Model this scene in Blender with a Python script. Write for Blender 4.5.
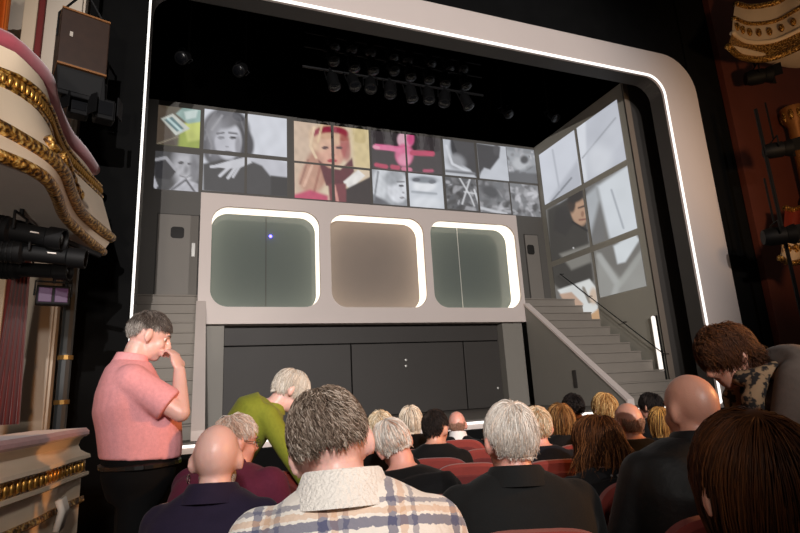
import bpy, bmesh, math, random
import numpy as np
from mathutils import Vector, Matrix, Euler

for o in list(bpy.data.objects): bpy.data.objects.remove(o)
scene = bpy.context.scene
COL = scene.collection
random.seed(7); rng = np.random.default_rng(7)
PI = math.pi

# ------------------------------------------------------------------ camera
EYE = Vector((0, 0, 1.28))
FPX, YAW, PITCH, ROLL = 531.96, .3689, .2266, -.0543
_f = Vector((math.sin(YAW)*math.cos(PITCH), math.cos(YAW)*math.cos(PITCH), math.sin(PITCH)))
_r0 = Vector((math.cos(YAW), -math.sin(YAW), 0)); _u0 = _r0.cross(_f)
_r = _r0*math.cos(ROLL) + _u0*math.sin(ROLL)
_u = _u0*math.cos(ROLL) - _r0*math.sin(ROLL)
cam = bpy.data.cameras.new('camera'); cam.sensor_width = 36; cam.lens = FPX/800*36
cam.clip_start = .02; cam.clip_end = 200
camo = bpy.data.objects.new('camera', cam); COL.objects.link(camo)
M = Matrix.Identity(4)
for i, v in enumerate((_r, _u, -_f)):
    for j in range(3): M[j][i] = v[j]
M.translation = EYE
camo.matrix_world = M
scene.camera = camo

# ------------------------------------------------------------------ world, lights, exposure
scene.view_settings.view_transform = 'Standard'; scene.view_settings.look = 'None'
scene.view_settings.exposure = 0; scene.view_settings.gamma = 1
scene.view_settings.use_curve_mapping = False
w = bpy.data.worlds.new('world'); scene.world = w; w.use_nodes = True
w.node_tree.nodes['Background'].inputs[0].default_value = (1, .82, .68, 1)
w.node_tree.nodes['Background'].inputs[1].default_value = .035

def spot(name, loc, target, power, color, angle, blend=.6, size=.15):
    l = bpy.data.lights.new(name, 'SPOT'); l.energy = power; l.color = color
    l.spot_size = math.radians(angle); l.spot_blend = blend; l.shadow_soft_size = size
    o = bpy.data.objects.new(name, l); COL.objects.link(o); o.location = loc
    o.rotation_euler = (Vector(target)-Vector(loc)).to_track_quat('-Z', 'Y').to_euler()
    return o
# front-of-house profiles hung on the circle front, aimed over the audience at the set
spot('front_of_house_spot', (-.5, -7, 4.7), (3.2, 8.5, 4.3), 4500, (1, .95, .93), 46, .5, .04)
spot('front_of_house_spot', (2.2, -7, 4.7), (4.6, 8.5, 4.3), 2300, (1, .94, .92), 46, .5, .04)
# unseen house light on the audience from behind; the low last spot is added fill
spot('house_fill_spot', (-.35, -1.6, 2.75), (-.1, 2.6, 1.15), 400, (1, .96, .93), 52, .55, .12)
spot('house_fill_spot', (.3, -1.2, 3.2), (.9, 2.6, 1.0), 150, (1, .93, .87), 36, .7, .12)
spot('house_fill_spot', (-.9, -2.2, 1.2), (-1.25, 4.4, 3.0), 520, (1, .90, .80), 36, .5, .12)  # unseen low spot added to brighten the upper left box from below
# warm side lamp by the right boxes
spot('box_lamp', (6.5, -.5, 2.9), (2.6, 1.9, 1.0), 1000, (1, .44, .14), 50, .8, .25)
spot('box_lamp', (7.2, 1.5, 3.6), (11, 6.4, 5.8), 420, (1, .62, .32), 70, .8, .25)

# ------------------------------------------------------------------ helpers
def ray(x, y): return _f + _r*((x-400)/FPX) - _u*((y-266.5)/FPX)
def atY(x, y, Y): d = ray(x, y); return EYE + d*(Y/d.y)
def atX(x, y, X): d = ray(x, y); return EYE + d*(X/d.x)
def atZ(x, y, Z): d = ray(x, y); return EYE + d*((Z-EYE.z)/d.z)
def atD(x, y, D): return EYE + ray(x, y)*D

def lin(c):
    return tuple((v/12.92 if v <= .04045 else ((v+.055)/1.055)**2.4) for v in (c[0]/255, c[1]/255, c[2]/255))

MATS = {}
def mat(name, rgb, rough=.6, metal=0., spec=.5, noise=0., nscale=8., bump=0., emit=0., sheen=0., bscale=None, sss=0.):
    if name in MATS: return MATS[name]
    m = bpy.data.materials.new(name); m.use_nodes = True
    nt = m.node_tree; b = nt.nodes['Principled BSDF']
    c = (*lin(rgb), 1)
    b.inputs['Base Color'].default_value = c
    b.inputs['Roughness'].default_value = rough; b.inputs['Metallic'].default_value = metal
    b.inputs['Specular IOR Level'].default_value = spec
    if sheen: b.inputs['Sheen Weight'].default_value = sheen
    if sss:
        b.inputs['Subsurface Weight'].default_value = sss
        b.inputs['Subsurface Radius'].default_value = (.02, .008, .004)
    if emit:
        b.inputs['Emission Color'].default_value = c; b.inputs['Emission Strength'].default_value = emit
    if noise or bump:
        tc = nt.nodes.new('ShaderNodeTexCoord')
        nz = nt.nodes.new('ShaderNodeTexNoise'); nz.inputs['Scale'].default_value = nscale
        nz.inputs['Detail'].default_value = 5
        nt.links.new(tc.outputs['Object'], nz.inputs['Vector'])
        if noise:
            mx = nt.nodes.new('ShaderNodeMixRGB'); mx.blend_type = 'MIX'
            mx.inputs[1].default_value = tuple(v*(1-noise) for v in c[:3])+(1,)
            mx.inputs[2].default_value = tuple(min(1, v*(1+noise)) for v in c[:3])+(1,)
            nt.links.new(nz.outputs['Fac'], mx.inputs[0]); nt.links.new(mx.outputs[0], b.inputs['Base Color'])
        if bump:
            n2 = nt.nodes.new('ShaderNodeTexNoise'); n2.inputs['Scale'].default_value = bscale or nscale*4
            nt.links.new(tc.outputs['Object'], n2.inputs['Vector'])
            bp = nt.nodes.new('ShaderNodeBump'); bp.inputs['Strength'].default_value = bump
            bp.inputs['Distance'].default_value = .01
            nt.links.new(n2.outputs['Fac'], bp.inputs['Height']); nt.links.new(bp.outputs[0], b.inputs['Normal'])
    MATS[name] = m
    return m

def vcol_mat(name, rough=.5, emit=0., base=1., spec=.5):
    if name in MATS: return MATS[name]
    m = bpy.data.materials.new(name); m.use_nodes = True; nt = m.node_tree; b = nt.nodes['Principled BSDF']
    a = nt.nodes.new('ShaderNodeVertexColor'); a.layer_name = 'Col'
    b.inputs['Roughness'].default_value = rough; b.inputs['Specular IOR Level'].default_value = spec
    if emit:
        nt.links.new(a.outputs[0], b.inputs['Emission Color']); b.inputs['Emission Strength'].default_value = emit
        b.inputs['Base Color'].default_value = (base, base, base, 1)
    else: nt.links.new(a.outputs[0], b.inputs['Base Color'])
    MATS[name] = m
    return m

class MB:
    def __init__(s): s.v = []; s.f = []
    def add(s, vs, fs):
        n = len(s.v); s.v += [tuple(v) for v in vs]; s.f += [tuple(i+n for i in f) for f in fs]; return s
    def box(s, c, d, rot=None):
        vs = []
        for x in (-.5, .5):
            for y in (-.5, .5):
                for z in (-.5, .5):
                    p = Vector((x*d[0], y*d[1], z*d[2]))
                    if rot: p = rot @ p
                    vs.append(Vector(c)+p)
        return s.add(vs, [(0,1,3,2),(4,6,7,5),(0,4,5,1),(2,3,7,6),(0,2,6,4),(1,5,7,3)])
    def bb(s, lo, hi):
        return s.box([(a+b)/2 for a, b in zip(lo, hi)], [b-a for a, b in zip(lo, hi)])
    def loft(s, rings, cap=True, closed=True):
        n = len(rings[0]); vs = [p for r in rings for p in r]; fs = []
        for k in range(len(rings)-1):
            for i in range(n if closed else n-1):
                j = (i+1) % n
                fs.append((k*n+i, k*n+j, (k+1)*n+j, (k+1)*n+i))
        if cap and closed:
            fs.append(tuple(range(n-1, -1, -1))); fs.append(tuple((len(rings)-1)*n+i for i in range(n)))
        return s.add(vs, fs)
    def tube(s, pts, r, n=8, cap=True):
        pts = [Vector(p) for p in pts]; rings = []; prev = None
        for k, p in enumerate(pts):
            t = (pts[min(k+1, len(pts)-1)]-pts[max(k-1, 0)]).normalized()
            a = prev if prev is not None else (Vector((0, 0, 1)) if abs(t.z) < .9 else Vector((1, 0, 0)))
            a = (a - t*a.dot(t)).normalized(); prev = a; b = t.cross(a)
            rr = r[k] if isinstance(r, (list, tuple)) else r
            rings.append([p+a*(rr*math.cos(2*PI*i/n))+b*(rr*math.sin(2*PI*i/n)) for i in range(n)])
        return s.loft(rings, cap)
    def caps(s, p, q, r0, r1, n=12, m=4):
        p, q = Vector(p), Vector(q); t = (q-p)
        if t.length < 1e-6: t = Vector((0, 0, 1))
        t.normalize(); pts = []; rs = []
        for k in range(m+1):
            a = -PI/2 + PI/2*k/m; pts.append(p+t*(r0*math.sin(a))); rs.append(max(r0*math.cos(a), 1e-4))
        for k in range(m+1):
            a = PI/2*k/m; pts.append(q+t*(r1*math.sin(a))); rs.append(max(r1*math.cos(a), 1e-4))
        a = Vector((0, 0, 1)) if abs(t.z) < .9 else Vector((1, 0, 0)); a = (a-t*a.dot(t)).normalized(); b = t.cross(a)
        return s.loft([[c+a*(r*math.cos(2*PI*i/n))+b*(r*math.sin(2*PI*i/n)) for i in range(n)] for c, r in zip(pts, rs)])
    def ell(s, c, r, rot=None, nu=16, nv=10):
        rings = []
        for k in range(nv+1):
            a = -PI/2+PI*k/nv; a = max(min(a, PI/2-.02), -PI/2+.02); ring = []
            for i in range(nu):
                b = 2*PI*i/nu; p = Vector((r[0]*math.cos(a)*math.cos(b), r[1]*math.cos(a)*math.sin(b), r[2]*math.sin(a)))
                if rot: p = rot @ p
                ring.append(Vector(c)+p)
            rings.append(ring)
        return s.loft(rings)
    def lathe(s, c, prof, n=20, rot=None):
        return s.loft([[Vector(c)+((rot or Matrix.Identity(3)) @ Vector((r*math.cos(2*PI*i/n), r*math.sin(2*PI*i/n), z))) for i in range(n)] for r, z in prof])
    def prism(s, poly, off):
        a = [Vector(p) for p in poly]; return s.loft([a, [p+Vector(off) for p in a]])
    def xf(s, Mx):
        s.v = [tuple(Mx @ Vector(v)) for v in s.v]; return s
    def mesh(s, name):
        me = bpy.data.meshes.new(name); me.from_pydata(s.v, [], s.f)
        bm = bmesh.new(); bm.from_mesh(me); bmesh.ops.recalc_face_normals(bm, faces=bm.faces); bm.to_mesh(me); bm.free()
        return me
    def build(s, name, m, parent=None, smooth=False, bevel=0.):
        me = s.mesh(name); return link(name, me, m, parent, smooth, bevel)

def link(name, me, m, parent=None, smooth=False, bevel=0.):
    o = bpy.data.objects.new(name, me); COL.objects.link(o)
    if m: me.materials.clear(); me.materials.append(m)
    if smooth: me.polygons.foreach_set('use_smooth', [True]*len(me.polygons))
    if smooth == 'auto': me.set_sharp_from_angle(angle=math.radians(40))
    if bevel:
        md = o.modifiers.new('bevel', 'BEVEL'); md.width = bevel; md.segments = 2; md.limit_method = 'ANGLE'
    if parent: o.parent = parent
    return o

def mk(name, V, Q, colr=None):
    me = bpy.data.meshes.new(name); V = np.asarray(V, np.float32); Q = np.asarray(Q, np.int32)
    me.vertices.add(len(V)); me.vertices.foreach_set('co', V.ravel())
    me.loops.add(Q.size); me.loops.foreach_set('vertex_index', Q.ravel())
    me.polygons.add(len(Q)); me.polygons.foreach_set('loop_start', np.arange(0, Q.size, Q.shape[1], dtype=np.int32))
    me.update(calc_edges=True); me.validate()
    if colr is not None:
        a = me.color_attributes.new('Col', 'FLOAT_COLOR', 'POINT')
        c = np.ones((len(V), 4), np.float32); c[:, :3] = colr; a.data.foreach_set('color', c.ravel())
    return me

def tag(o, label=None, cat=None, group=None, kind=None):
    if label: o['label'] = label
    if cat: o['category'] = cat
    if group: o['group'] = group
    if kind: o['kind'] = kind
    return o
def thing(name, loc, label, cat, group=None, rz=0):
    o = bpy.data.objects.new(name, None); COL.objects.link(o); o.location = loc; o.rotation_euler = (0, 0, rz)
    o.empty_display_size = .1
    return tag(o, label, cat, group)
def clone(o, parent=None):
    c = o.copy(); COL.objects.link(c)
    if parent: c.parent = parent
    for ch in o.children: clone(ch, c)
    return c
def catmull(P, n):
    P = [Vector(p) for p in P]; out = []
    Q = [P[0]*2-P[1]]+P+[P[-1]*2-P[-2]]; m = len(P)-1
    for i in range(n):
        t = i/(n-1)*m; k = min(int(t), m-1); u = t-k; a, b, c, d = Q[k:k+4]
        out.append(.5*((2*b)+(c-a)*u+(2*a-5*b+4*c-d)*u*u+(3*b-a-3*c+d)*u**3))
    return out
def smooth01(x): x = np.clip(x, 0, 1); return x*x*(3-2*x)
def remesh(mb, voxel, it=4, fac=.5):
    me = bpy.data.meshes.new('tmp'); me.from_pydata(mb.v, [], mb.f)
    o = bpy.data.objects.new('tmp', me); COL.objects.link(o)
    r = o.modifiers.new('r', 'REMESH'); r.mode = 'VOXEL'; r.voxel_size = voxel; r.use_smooth_shade = True
    if it: s = o.modifiers.new('s', 'SMOOTH'); s.factor = fac; s.iterations = it
    dg = bpy.context.evaluated_depsgraph_get(); dg.update()
    out = bpy.data.meshes.new_from_object(o.evaluated_get(dg))
    bpy.data.objects.remove(o); bpy.data.meshes.remove(me)
    return out

# ------------------------------------------------------------------ materials
BLACK = mat('black_masking_cloth', (20, 20, 20), .95, spec=.05, noise=.3, nscale=3)
DKMETAL = mat('black_metal', (15, 15, 16), .6, spec=.2, noise=.2)
PORTAL = mat('pale_set_paint', (222, 208, 200), .55, noise=.03, nscale=2)
SETGREY = mat('grey_set_paint', (138, 133, 124), .6, noise=.06, nscale=1.5)
SETDARK = mat('charcoal_set_paint', (60, 56, 52), .6, noise=.10, nscale=1.2)
STEPM = mat('taupe_step_paint', (140, 132, 122), .65, noise=.08, nscale=3)
LED = mat('white_led', (255, 250, 244), .4, emit=1.5)
LEDWARM = mat('warm_led', (255, 244, 226), .4, emit=1.25)
CREAM = mat('cream_plaster', (232, 210, 182), .5, noise=.06, nscale=5)
GOLD = mat('gilded_plaster', (150, 100, 40), .36, metal=.55, noise=.5, nscale=38, bump=1., bscale=55)
_nt = GOLD.node_tree; _mx = [n for n in _nt.nodes if n.type == 'MIX_RGB'][0]; _nz = _mx.inputs[0].links[0].from_node
_rp = _nt.nodes.new('ShaderNodeValToRGB'); _e = _rp.color_ramp.elements
_e[0].position = .40; _e[0].color = (*lin((70, 42, 14)), 1); _e[1].position = .66; _e[1].color = (*lin((240, 204, 124)), 1)
_m = _e.new(.53); _m.color = (*lin((176, 124, 50)), 1)
_nt.links.new(_nz.outputs['Fac'], _rp.inputs[0]); _nt.links.new(_rp.outputs[0], _nt.nodes['Principled BSDF'].inputs['Base Color'])
PLUSH = mat('rose_plush', (176, 74, 88), .85, noise=.2, nscale=20, sheen=.6)
CARPET = mat('dark_red_carpet', (48, 20, 20), .95, noise=.3, nscale=60)
WALLM = mat('ivory_wall_paint', (214, 200, 182), .7, noise=.05, nscale=2)

# ------------------------------------------------------------------ structure
def FZ(y): return -.02*max(y, 0)
SZ = EYE.z-.4685                     # stage level
PX0, PX1, PZ1, PY = -.714, 8.279, EYE.z+5.613, 6.8
def struct(name, mb, m, parent=None, **k):
    o = mb.build(name, m, parent, **k)
    if not parent: o['kind'] = 'structure'
    return o
fl = MB().prism([(-6, -4, 0), (-6, 0, 0), (-6, 6.72, FZ(6.72)), (-6, 6.72, -.4), (-6, -4, -.4)], (19, 0, 0))
struct('floor', fl, CARPET)
struct('floor_stage', MB().bb((-6, 6.87, SZ-.12), (14, 14, SZ)), mat('stage_floor_paint', (104, 98, 92), .5, noise=.1, nscale=2))
struct('wall_stage_front', MB().bb((-6, 6.74, -.4), (13, 6.86, SZ-.125)), BLACK)
struct('wall_stage_back', MB().bb((-6, 14, SZ), (14, 14.1, 12)), BLACK)
struct('wall_stage_side', MB().bb((13.9, 7.3, SZ), (14, 14, 12)), BLACK)
struct('wall_stage_side', MB().bb((-6, 7.3, SZ), (-5.9, 14, 12)), BLACK)
struct('ceiling_stage', MB().bb((-6, 6.9, 12), (14, 14.1, 12.1)), BLACK)
# black masking around the portal (left flat hides the portal's left leg)
ml = [atY(x, y, 6.5) for x, y in ((146.5, 0), (131, 310))]
mx = (ml[0].x+ml[1].x)/2
struct('wall_masking_left', MB().bb((-1.35, 6.5, FZ(6)), (mx, 6.62, 12)), BLACK)
struct('wall_masking_right', MB().bb((PX1+.86, 6.86, FZ(6)), (13.9, 6.98, 12)), BLACK)
struct('wall_masking_top', MB().bb((-6, 6.9, PZ1+.5), (14, 7.0, 12)), BLACK)
struct('wall_right_auditorium', MB().bb((9.95, 6.72, FZ(6)), (13.9, 6.84, 12)), mat('dull_red_wall', (96, 44, 30), .7, noise=.15, nscale=3))
struct('wall_left', MB().bb((-6, 6.3, FZ(6)), (-1.36, 6.42, 12)), WALLM)

# ------------------------------------------------------------------ stage portal
def rrect(x0, x1, z0, z1, r, n=8, rb=None):
    rb = r if rb is None else rb; P = []
    for cx, cz, a0, q in ((x1-rb, z0+rb, -PI/2, rb), (x1-r, z1-r, 0, r), (x0+r, z1-r, PI/2, r), (x0+rb, z0+rb, PI, rb)):
        for i in range(n+1):
            a = a0+PI/2*i/n; P.append((cx+q*math.cos(a), cz+q*math.sin(a)))
    return P
def frame(mb, inn, out, y0, y1):
    n = len(inn)
    R = [[(x, y0, z) for x, z in inn], [(x, y0, z) for x, z in out], [(x, y1, z) for x, z in out], [(x, y1, z) for x, z in inn]]
    R.append(R[0]); return mb.loft(R, cap=False)
portal = thing('stage_portal', (3.8, PY, SZ), 'pale rounded portal frame around the stage opening with a lit inner edge', 'portal')
def pw(mb): return mb.xf(Matrix.Translation((-3.8, -PY, -SZ)))
inn = rrect(PX0, PX1, SZ-.02, PZ1, .36, rb=.03); out = rrect(PX0-.9, PX1+.9, SZ-.12, PZ1+.58, .75, rb=.1)
pw(frame(MB(), inn, out, PY, PY+.05)).build('face', PORTAL, portal, bevel=.01)
inn2 = rrect(PX0-.03, PX1+.03, SZ-.05, PZ1+.03, .38, rb=.04)
pw(frame(MB(), rrect(PX0, PX1, SZ-.02, PZ1, .36, rb=.03), inn2, PY+.06, PY+.34)).build('reveal', SETDARK, portal)
pw(frame(MB(), rrect(PX0, PX1, SZ-.02, PZ1, .36, rb=.03), rrect(PX0-.045, PX1+.045, SZ-.05, PZ1+.045, .40, rb=.05), PY-.012, PY-.001)).build('led_strip', LED, portal)

# ------------------------------------------------------------------ set: rear wall with projected pictures
YW = 11.0; XW = 8.285; ZW = EYE.z+6.12; YF = 7.8
BACKM = mat('dim_grey_set_paint', (100, 97, 92), .65, noise=.06, nscale=1.5)
wall_back = struct('wall_back', MB().bb((-1.3, YW, SZ), (XW, YW+.15, ZW)), BACKM)
wall_right = struct('wall_right', MB().bb((XW, YF, SZ), (XW+.15, YW+.15, ZW)), mat('projection_lit_set_paint', (160, 155, 142), .6, noise=.05, nscale=1.5))  # paint lightened to carry the greenish projected light on this wall
struct('wall_right_return', MB().bb((XW, YF-.06, SZ), (11.5, YF-.005, ZW)), mat('dark_return_paint', (74, 70, 66), .7, noise=.1, nscale=1))
struct('trim_1', MB().bb((XW-.03, YF-.075, SZ), (XW+.10, YF-.061, ZW)), mat('trim_paint', (130, 118, 106), .6))

class Paint:
    def __init__(s, P): s.P = P; s.c = np.zeros((len(P), 3))
    def fill(s, c): s.c[:] = lin(c); return s
    def mixm(s, a, c, k=1.): a = (a*k)[:, None]; s.c = s.c*(1-a)+np.array(lin(c))*a; return s
    def e(s, cx, cy, rx, ry, c, soft=.25, rot=0., k=1.):
        d = s.P-np.array((cx, cy)); ca, sa = math.cos(math.radians(rot)), math.sin(math.radians(rot))
        x = (d[:, 0]*ca+d[:, 1]*sa)/rx; y = (-d[:, 0]*sa+d[:, 1]*ca)/ry
        return s.mixm(smooth01((1+soft-np.hypot(x, y))/(2*soft)), c, k)
    def p(s, pts, c, soft=.6, k=1.):
        pts = np.array(pts, float); X = s.P; ins = np.zeros(len(X), bool); dm = np.full(len(X), 1e9)
        for i in range(len(pts)):
            a, b = pts[i], pts[(i+1) % len(pts)]
            cond = ((a[1] > X[:, 1]) != (b[1] > X[:, 1]))
            with np.errstate(divide='ignore', invalid='ignore'):
                xi = (b[0]-a[0])*(X[:, 1]-a[1])/(b[1]-a[1]+1e-12)+a[0]
            ins ^= cond & (X[:, 0] < xi)
            d = b-a; t = np.clip(((X-a)@d)/(d@d+1e-12), 0, 1); dm = np.minimum(dm, np.hypot(*(X-a-t[:, None]*d).T))
        return s.mixm(smooth01(.5+np.where(ins, dm, -dm)/(2*soft)), c, k)
    def l(s, pts, wd, c, k=1., soft=.6):
        dm = np.full(len(s.P), 1e9); pts = np.array(pts, float)
        for a, b in zip(pts[:-1], pts[1:]):
            d = b-a; t = np.clip(((s.P-a)@d)/(d@d+1e-12), 0, 1); dm = np.minimum(dm, np.hypot(*(s.P-a-t[:, None]*d).T))
        return s.mixm(smooth01(.5+(wd-dm)/(2*soft)), c, k)
    def noise(s, sc, amp, seed=0):
        r = np.random.default_rng(seed); v = np.zeros(len(s.P))
        for k in range(7):
            a = r.uniform(0, 2*PI); q = sc*r.uniform(.6, 2.2)
            v += np.sin((s.P[:, 0]*math.cos(a)+s.P[:, 1]*math.sin(a))*q+r.uniform(0, 6))
        s.c = np.clip(s.c*(1+amp*v[:, None]/3), 0, 1); return s
    def mesh_noise(s, seed, lo, hi, n=26, size=4):
        r = np.random.default_rng(seed); x0, y0 = s.P.min(0); x1, y1 = s.P.max(0)
        for k in range(n):
            g = r.uniform(lo, hi); s.e(r.uniform(x0, x1), r.uniform(y0, y1), r.uniform(.25, 1)*size, r.uniform(.15, .5)*size, (g, g, g*1.03), .4, r.uniform(0, 180), .75)
        return s

# pictures are designed in sheet units (1 unit = about 1/40 of a pane); (u, v) of a point on the wall
def sheet(p):
    d = p-EYE; z = d.dot(_f); return (400+FPX*d.dot(_r)/z, 266.5-FPX*d.dot(_u)/z)
PICM = vcol_mat('projected_picture', .8, emit=.82, base=.10)
def pane(quad, painter, parent, off, label=None, n=36):
    """quad: four 3-D corners tl, tr, br, bl on the wall; a thin pane proud of the wall"""
    tl, tr, br, bl = [Vector(q) for q in quad]; u = np.linspace(0, 1, n)
    V = []; off = Vector(off)
    for b in u:
        for a in u: V.append((tl*(1-a)+tr*a)*(1-b)+(bl*(1-a)+br*a)*b+off)
    P = np.array([sheet(v-off) for v in V]); pa = Paint(P); painter(pa)
    Q = [(j*n+i, j*n+i+1, (j+1)*n+i+1, (j+1)*n+i) for j in range(n-1) for i in range(n-1)]
    nv = len(V); C = np.vstack([pa.c, np.full((4, 3), .03)])
    V += [tl, tr, br, bl]
    cn = [0, n-1, n*n-1, n*n-n]
    Q += [(cn[k], nv+k, nv+(k+1) % 4, cn[(k+1) % 4]) for k in range(4)]
    o = link('panel', mk('panel', [tuple(v) for v in V], Q, C), PICM, parent)
    if label: o['label'] = label
    return o

def pic_desk(p):
    p.fill((92, 84, 70)).p([(150, 100), (166, 104), (170, 128), (176, 148), (150, 150)], (78, 66, 54)).p([(180, 126), (206, 120), (206, 155), (178, 150)], (150, 165, 70), 2).p([(183, 124), (203, 120), (203, 140), (188, 142)], (196, 205, 110), 2)
    p.p([(176, 114), (185, 106), (203, 110), (202, 122), (188, 124)], (150, 178, 172), 1).p([(184, 112), (198, 110), (196, 118), (186, 120)], (205, 220, 216), 1)
    p.p([(161, 119), (173, 114), (190, 129), (176, 136)], (196, 200, 192)).p([(164, 120), (172, 117), (184, 129), (177, 132)], (90, 120, 124)).l([(168, 119), (181, 131)], 1.2, (190, 214, 214)).l([(158, 144), (178, 137)], .5, (150, 140, 120)).noise(.3, .08, 1)
def pic_face(p):
    p.fill((62, 62, 64)).e(186, 165, 14, 24, (150, 150, 156), .3).e(184, 168, 9, 15, (178, 178, 184), .4).e(181, 163, 3, 1.4, (70, 70, 74)).e(190, 164, 2.6, 1.3, (74, 74, 78)).e(186, 170, 2.2, 4, (140, 140, 146), .6).e(186, 178, 6, 2, (196, 196, 202), .4).l([(180, 176), (186, 178), (192, 175)], .5, (104, 104, 110)).e(194, 168, 4, 12, (120, 120, 126), .6)
    p.p([(153, 160), (164, 158), (176, 172), (170, 180), (156, 178)], (40, 40, 44)).l([(156, 160), (166, 158), (176, 170)], 1.6, (160, 160, 166)).p([(154, 176), (158, 186), (156, 190), (153, 186)], (190, 190, 198)).p([(168, 192), (182, 178), (198, 184), (199, 196), (176, 196)], (186, 186, 194), 1).l([(172, 190), (186, 180), (196, 194)], 1, (84, 84, 90)).noise(.5, .1, 2)
def pic_portrait(p):
    p.fill((214, 217, 226)).e(226, 132, 24, 24, (74, 74, 80), .10).e(219, 146, 17, 22, (82, 82, 88), .12).e(241, 146, 13, 18, (60, 60, 66), .15)
    p.e(218, 122, 14, 9, (120, 120, 126), .5, -30).e(228, 141, 13.5, 19, (200, 201, 210), .12).e(226, 121, 14, 8, (104, 104, 110), .3, -12).e(214, 128, 6, 12, (128, 128, 134), .4, 20)
    p.e(221, 138, 3.6, 1.5, (50, 50, 56)).e(233, 138, 3.6, 1.5, (46, 46, 52)).e(219, 140, 9, 17, (176, 177, 186), .7, 10, .5).l([(206, 130), (212, 146), (210, 156)], 1., (140, 140, 146)).l([(216, 112), (208, 124), (205, 140)], .9, (128, 128, 134)).l([(226, 111), (240, 118), (246, 136)], .9, (104, 104, 110)).l([(222, 116), (212, 130)], 1.2, (160, 160, 166)).l([(217, 134), (224, 133)], .8, (90, 90, 96)).l([(229, 133), (237, 134)], .8, (80, 80, 86)).e(227, 147, 2, 1, (150, 150, 158)).e(228, 152.5, 4.5, 1.4, (120, 116, 124)).e(238, 146, 3, 10, (150, 150, 158), .5)
    p.p([(203, 164), (222, 160), (240, 163), (260, 160), (292, 172), (292, 200), (203, 200)], (58, 58, 60), 1.4).p([(243, 158), (262, 156), (290, 164), (290, 178), (270, 176), (262, 166)], (196, 197, 206), 1.4)
    p.p([(212, 166), (226, 162), (247, 157), (252, 163), (240, 168), (226, 169)], (204, 205, 212)).l([(230, 167), (220, 176)], 1.6, (206, 207, 214)).l([(236, 167), (228, 178)], 1.6, (206, 207, 214)).l([(240, 166), (233, 177)], 1.3, (200, 201, 208)).l([(226, 166), (211, 167)], 1.4, (204, 205, 212)).p([(271, 176), (288, 178), (288, 196), (271, 196)], (34, 34, 36)).noise(.4, .04, 3)
def pic_girl(p):
    p.fill((222, 202, 176)).p([(290, 110), (318, 110), (310, 200), (290, 200)], (206, 178, 158), 4, .7).p([(350, 125), (372, 125), (372, 170), (354, 168)], (214, 194, 140), 4, .8)
    p.e(330, 141, 19, 17, (196, 158, 128), .15).e(317, 170, 13, 22, (186, 136, 116), .25, 12).e(310, 180, 11, 14, (198, 152, 130), .3).e(333, 148, 13.5, 19, (214, 158, 138), .12).e(318, 140, 8, 13, (224, 192, 160), .3, -20)
    p.e(330, 134, 18, 7.5, (152, 44, 66), .12).e(330, 139.5, 17, 6.5, (216, 178, 148), .2).e(345, 146, 5, 16, (160, 58, 68), .3, -8, .75).e(326, 152, 8, 14, (226, 178, 156), .6, 0, .6).l([(314, 128), (310, 146), (316, 158)], 1.3, (232, 204, 172)).l([(322, 124), (318, 142)], 1.2, (226, 196, 160)).l([(312, 166), (304, 186)], 1.4, (222, 180, 158)).l([(320, 168), (314, 192)], 1.2, (170, 116, 98)).l([(308, 160), (300, 184)], 1.0, (166, 120, 104)).e(325, 148, 3.4, 1.5, (90, 60, 60)).e(339, 148, 3.4, 1.5, (84, 56, 56)).e(333, 155, 2, 1.2, (180, 110, 100)).e(332, 161, 5, 1.7, (176, 60, 70))
    p.p([(318, 160), (328, 168), (340, 170), (352, 158), (354, 172), (342, 186), (326, 186)], (96, 36, 46), 1).p([(343, 182), (358, 170), (365, 176), (350, 190)], (236, 232, 228)).p([(352, 186), (372, 176), (372, 206), (344, 206), (344, 190)], (44, 34, 34), 1).p([(328, 184), (346, 184), (346, 206), (330, 206)], (120, 52, 60), 1).p([(290, 196), (310, 190), (328, 196), (328, 206), (290, 206)], (196, 72, 106), 2).l([(334, 186), (338, 204)], 1.4, (214, 150, 140)).noise(.45, .06, 4)
def pic_doll(p):
    p.fill((58, 52, 54)).e(405, 140, 8, 8.5, (226, 180, 196), .15).e(410, 139, 4, 7, (214, 90, 140), .3).e(404, 155, 9, 11, (218, 110, 150), .2).l([(376, 147), (388, 148), (400, 150)], 2.8, (224, 116, 158)).l([(374, 147), (378, 148)], 1.6, (236, 160, 184)).l([(412, 153), (432, 154)], 2.6, (190, 66, 100)).e(404, 160, 6, 6, (232, 150, 180), .4).l([(376, 165), (386, 167)], 2, (190, 70, 100)).l([(392, 167), (398, 168)], 2.2, (184, 70, 98)).l([(403, 169), (410, 170)], 2, (210, 120, 150)).l([(424, 171), (432, 171)], 1.5, (180, 80, 110)).noise(.5, .05, 5)
def pic_hair(p):
    p.fill((150, 154, 160)).e(386, 186, 15, 22, (176, 180, 186), .3).e(380, 184, 8, 22, (210, 214, 220), .4, 10).e(398, 188, 11, 15, (218, 221, 228), .15).e(393, 178, 10, 7, (160, 164, 170), .4, -30).e(401, 186, 2.6, 1.3, (66, 66, 72)).l([(397, 182), (404, 182)], .7, (110, 110, 116)).e(403, 193, 1.4, 1, (160, 160, 166)).e(402, 198, 2.5, 1, (130, 126, 132)).p([(372, 194), (384, 200), (392, 206), (372, 208)], (96, 98, 104), 2).l([(378, 172), (374, 200)], .8, (120, 124, 130)).noise(.6, .08, 6)
def pic_cup(p):
    p.fill((206, 211, 219)).e(424, 186, 11, 6, (232, 235, 240), .3).e(424, 180, 13, 3.5, (130, 136, 144), .4, 3).e(416, 180, 4, 2, (90, 94, 102)).e(432, 182, 4, 2, (108, 112, 120)).l([(412, 192), (436, 194)], 1.2, (166, 172, 180)).e(425, 203, 14, 6, (222, 226, 233), .4).noise(.3, .04, 7)
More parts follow.
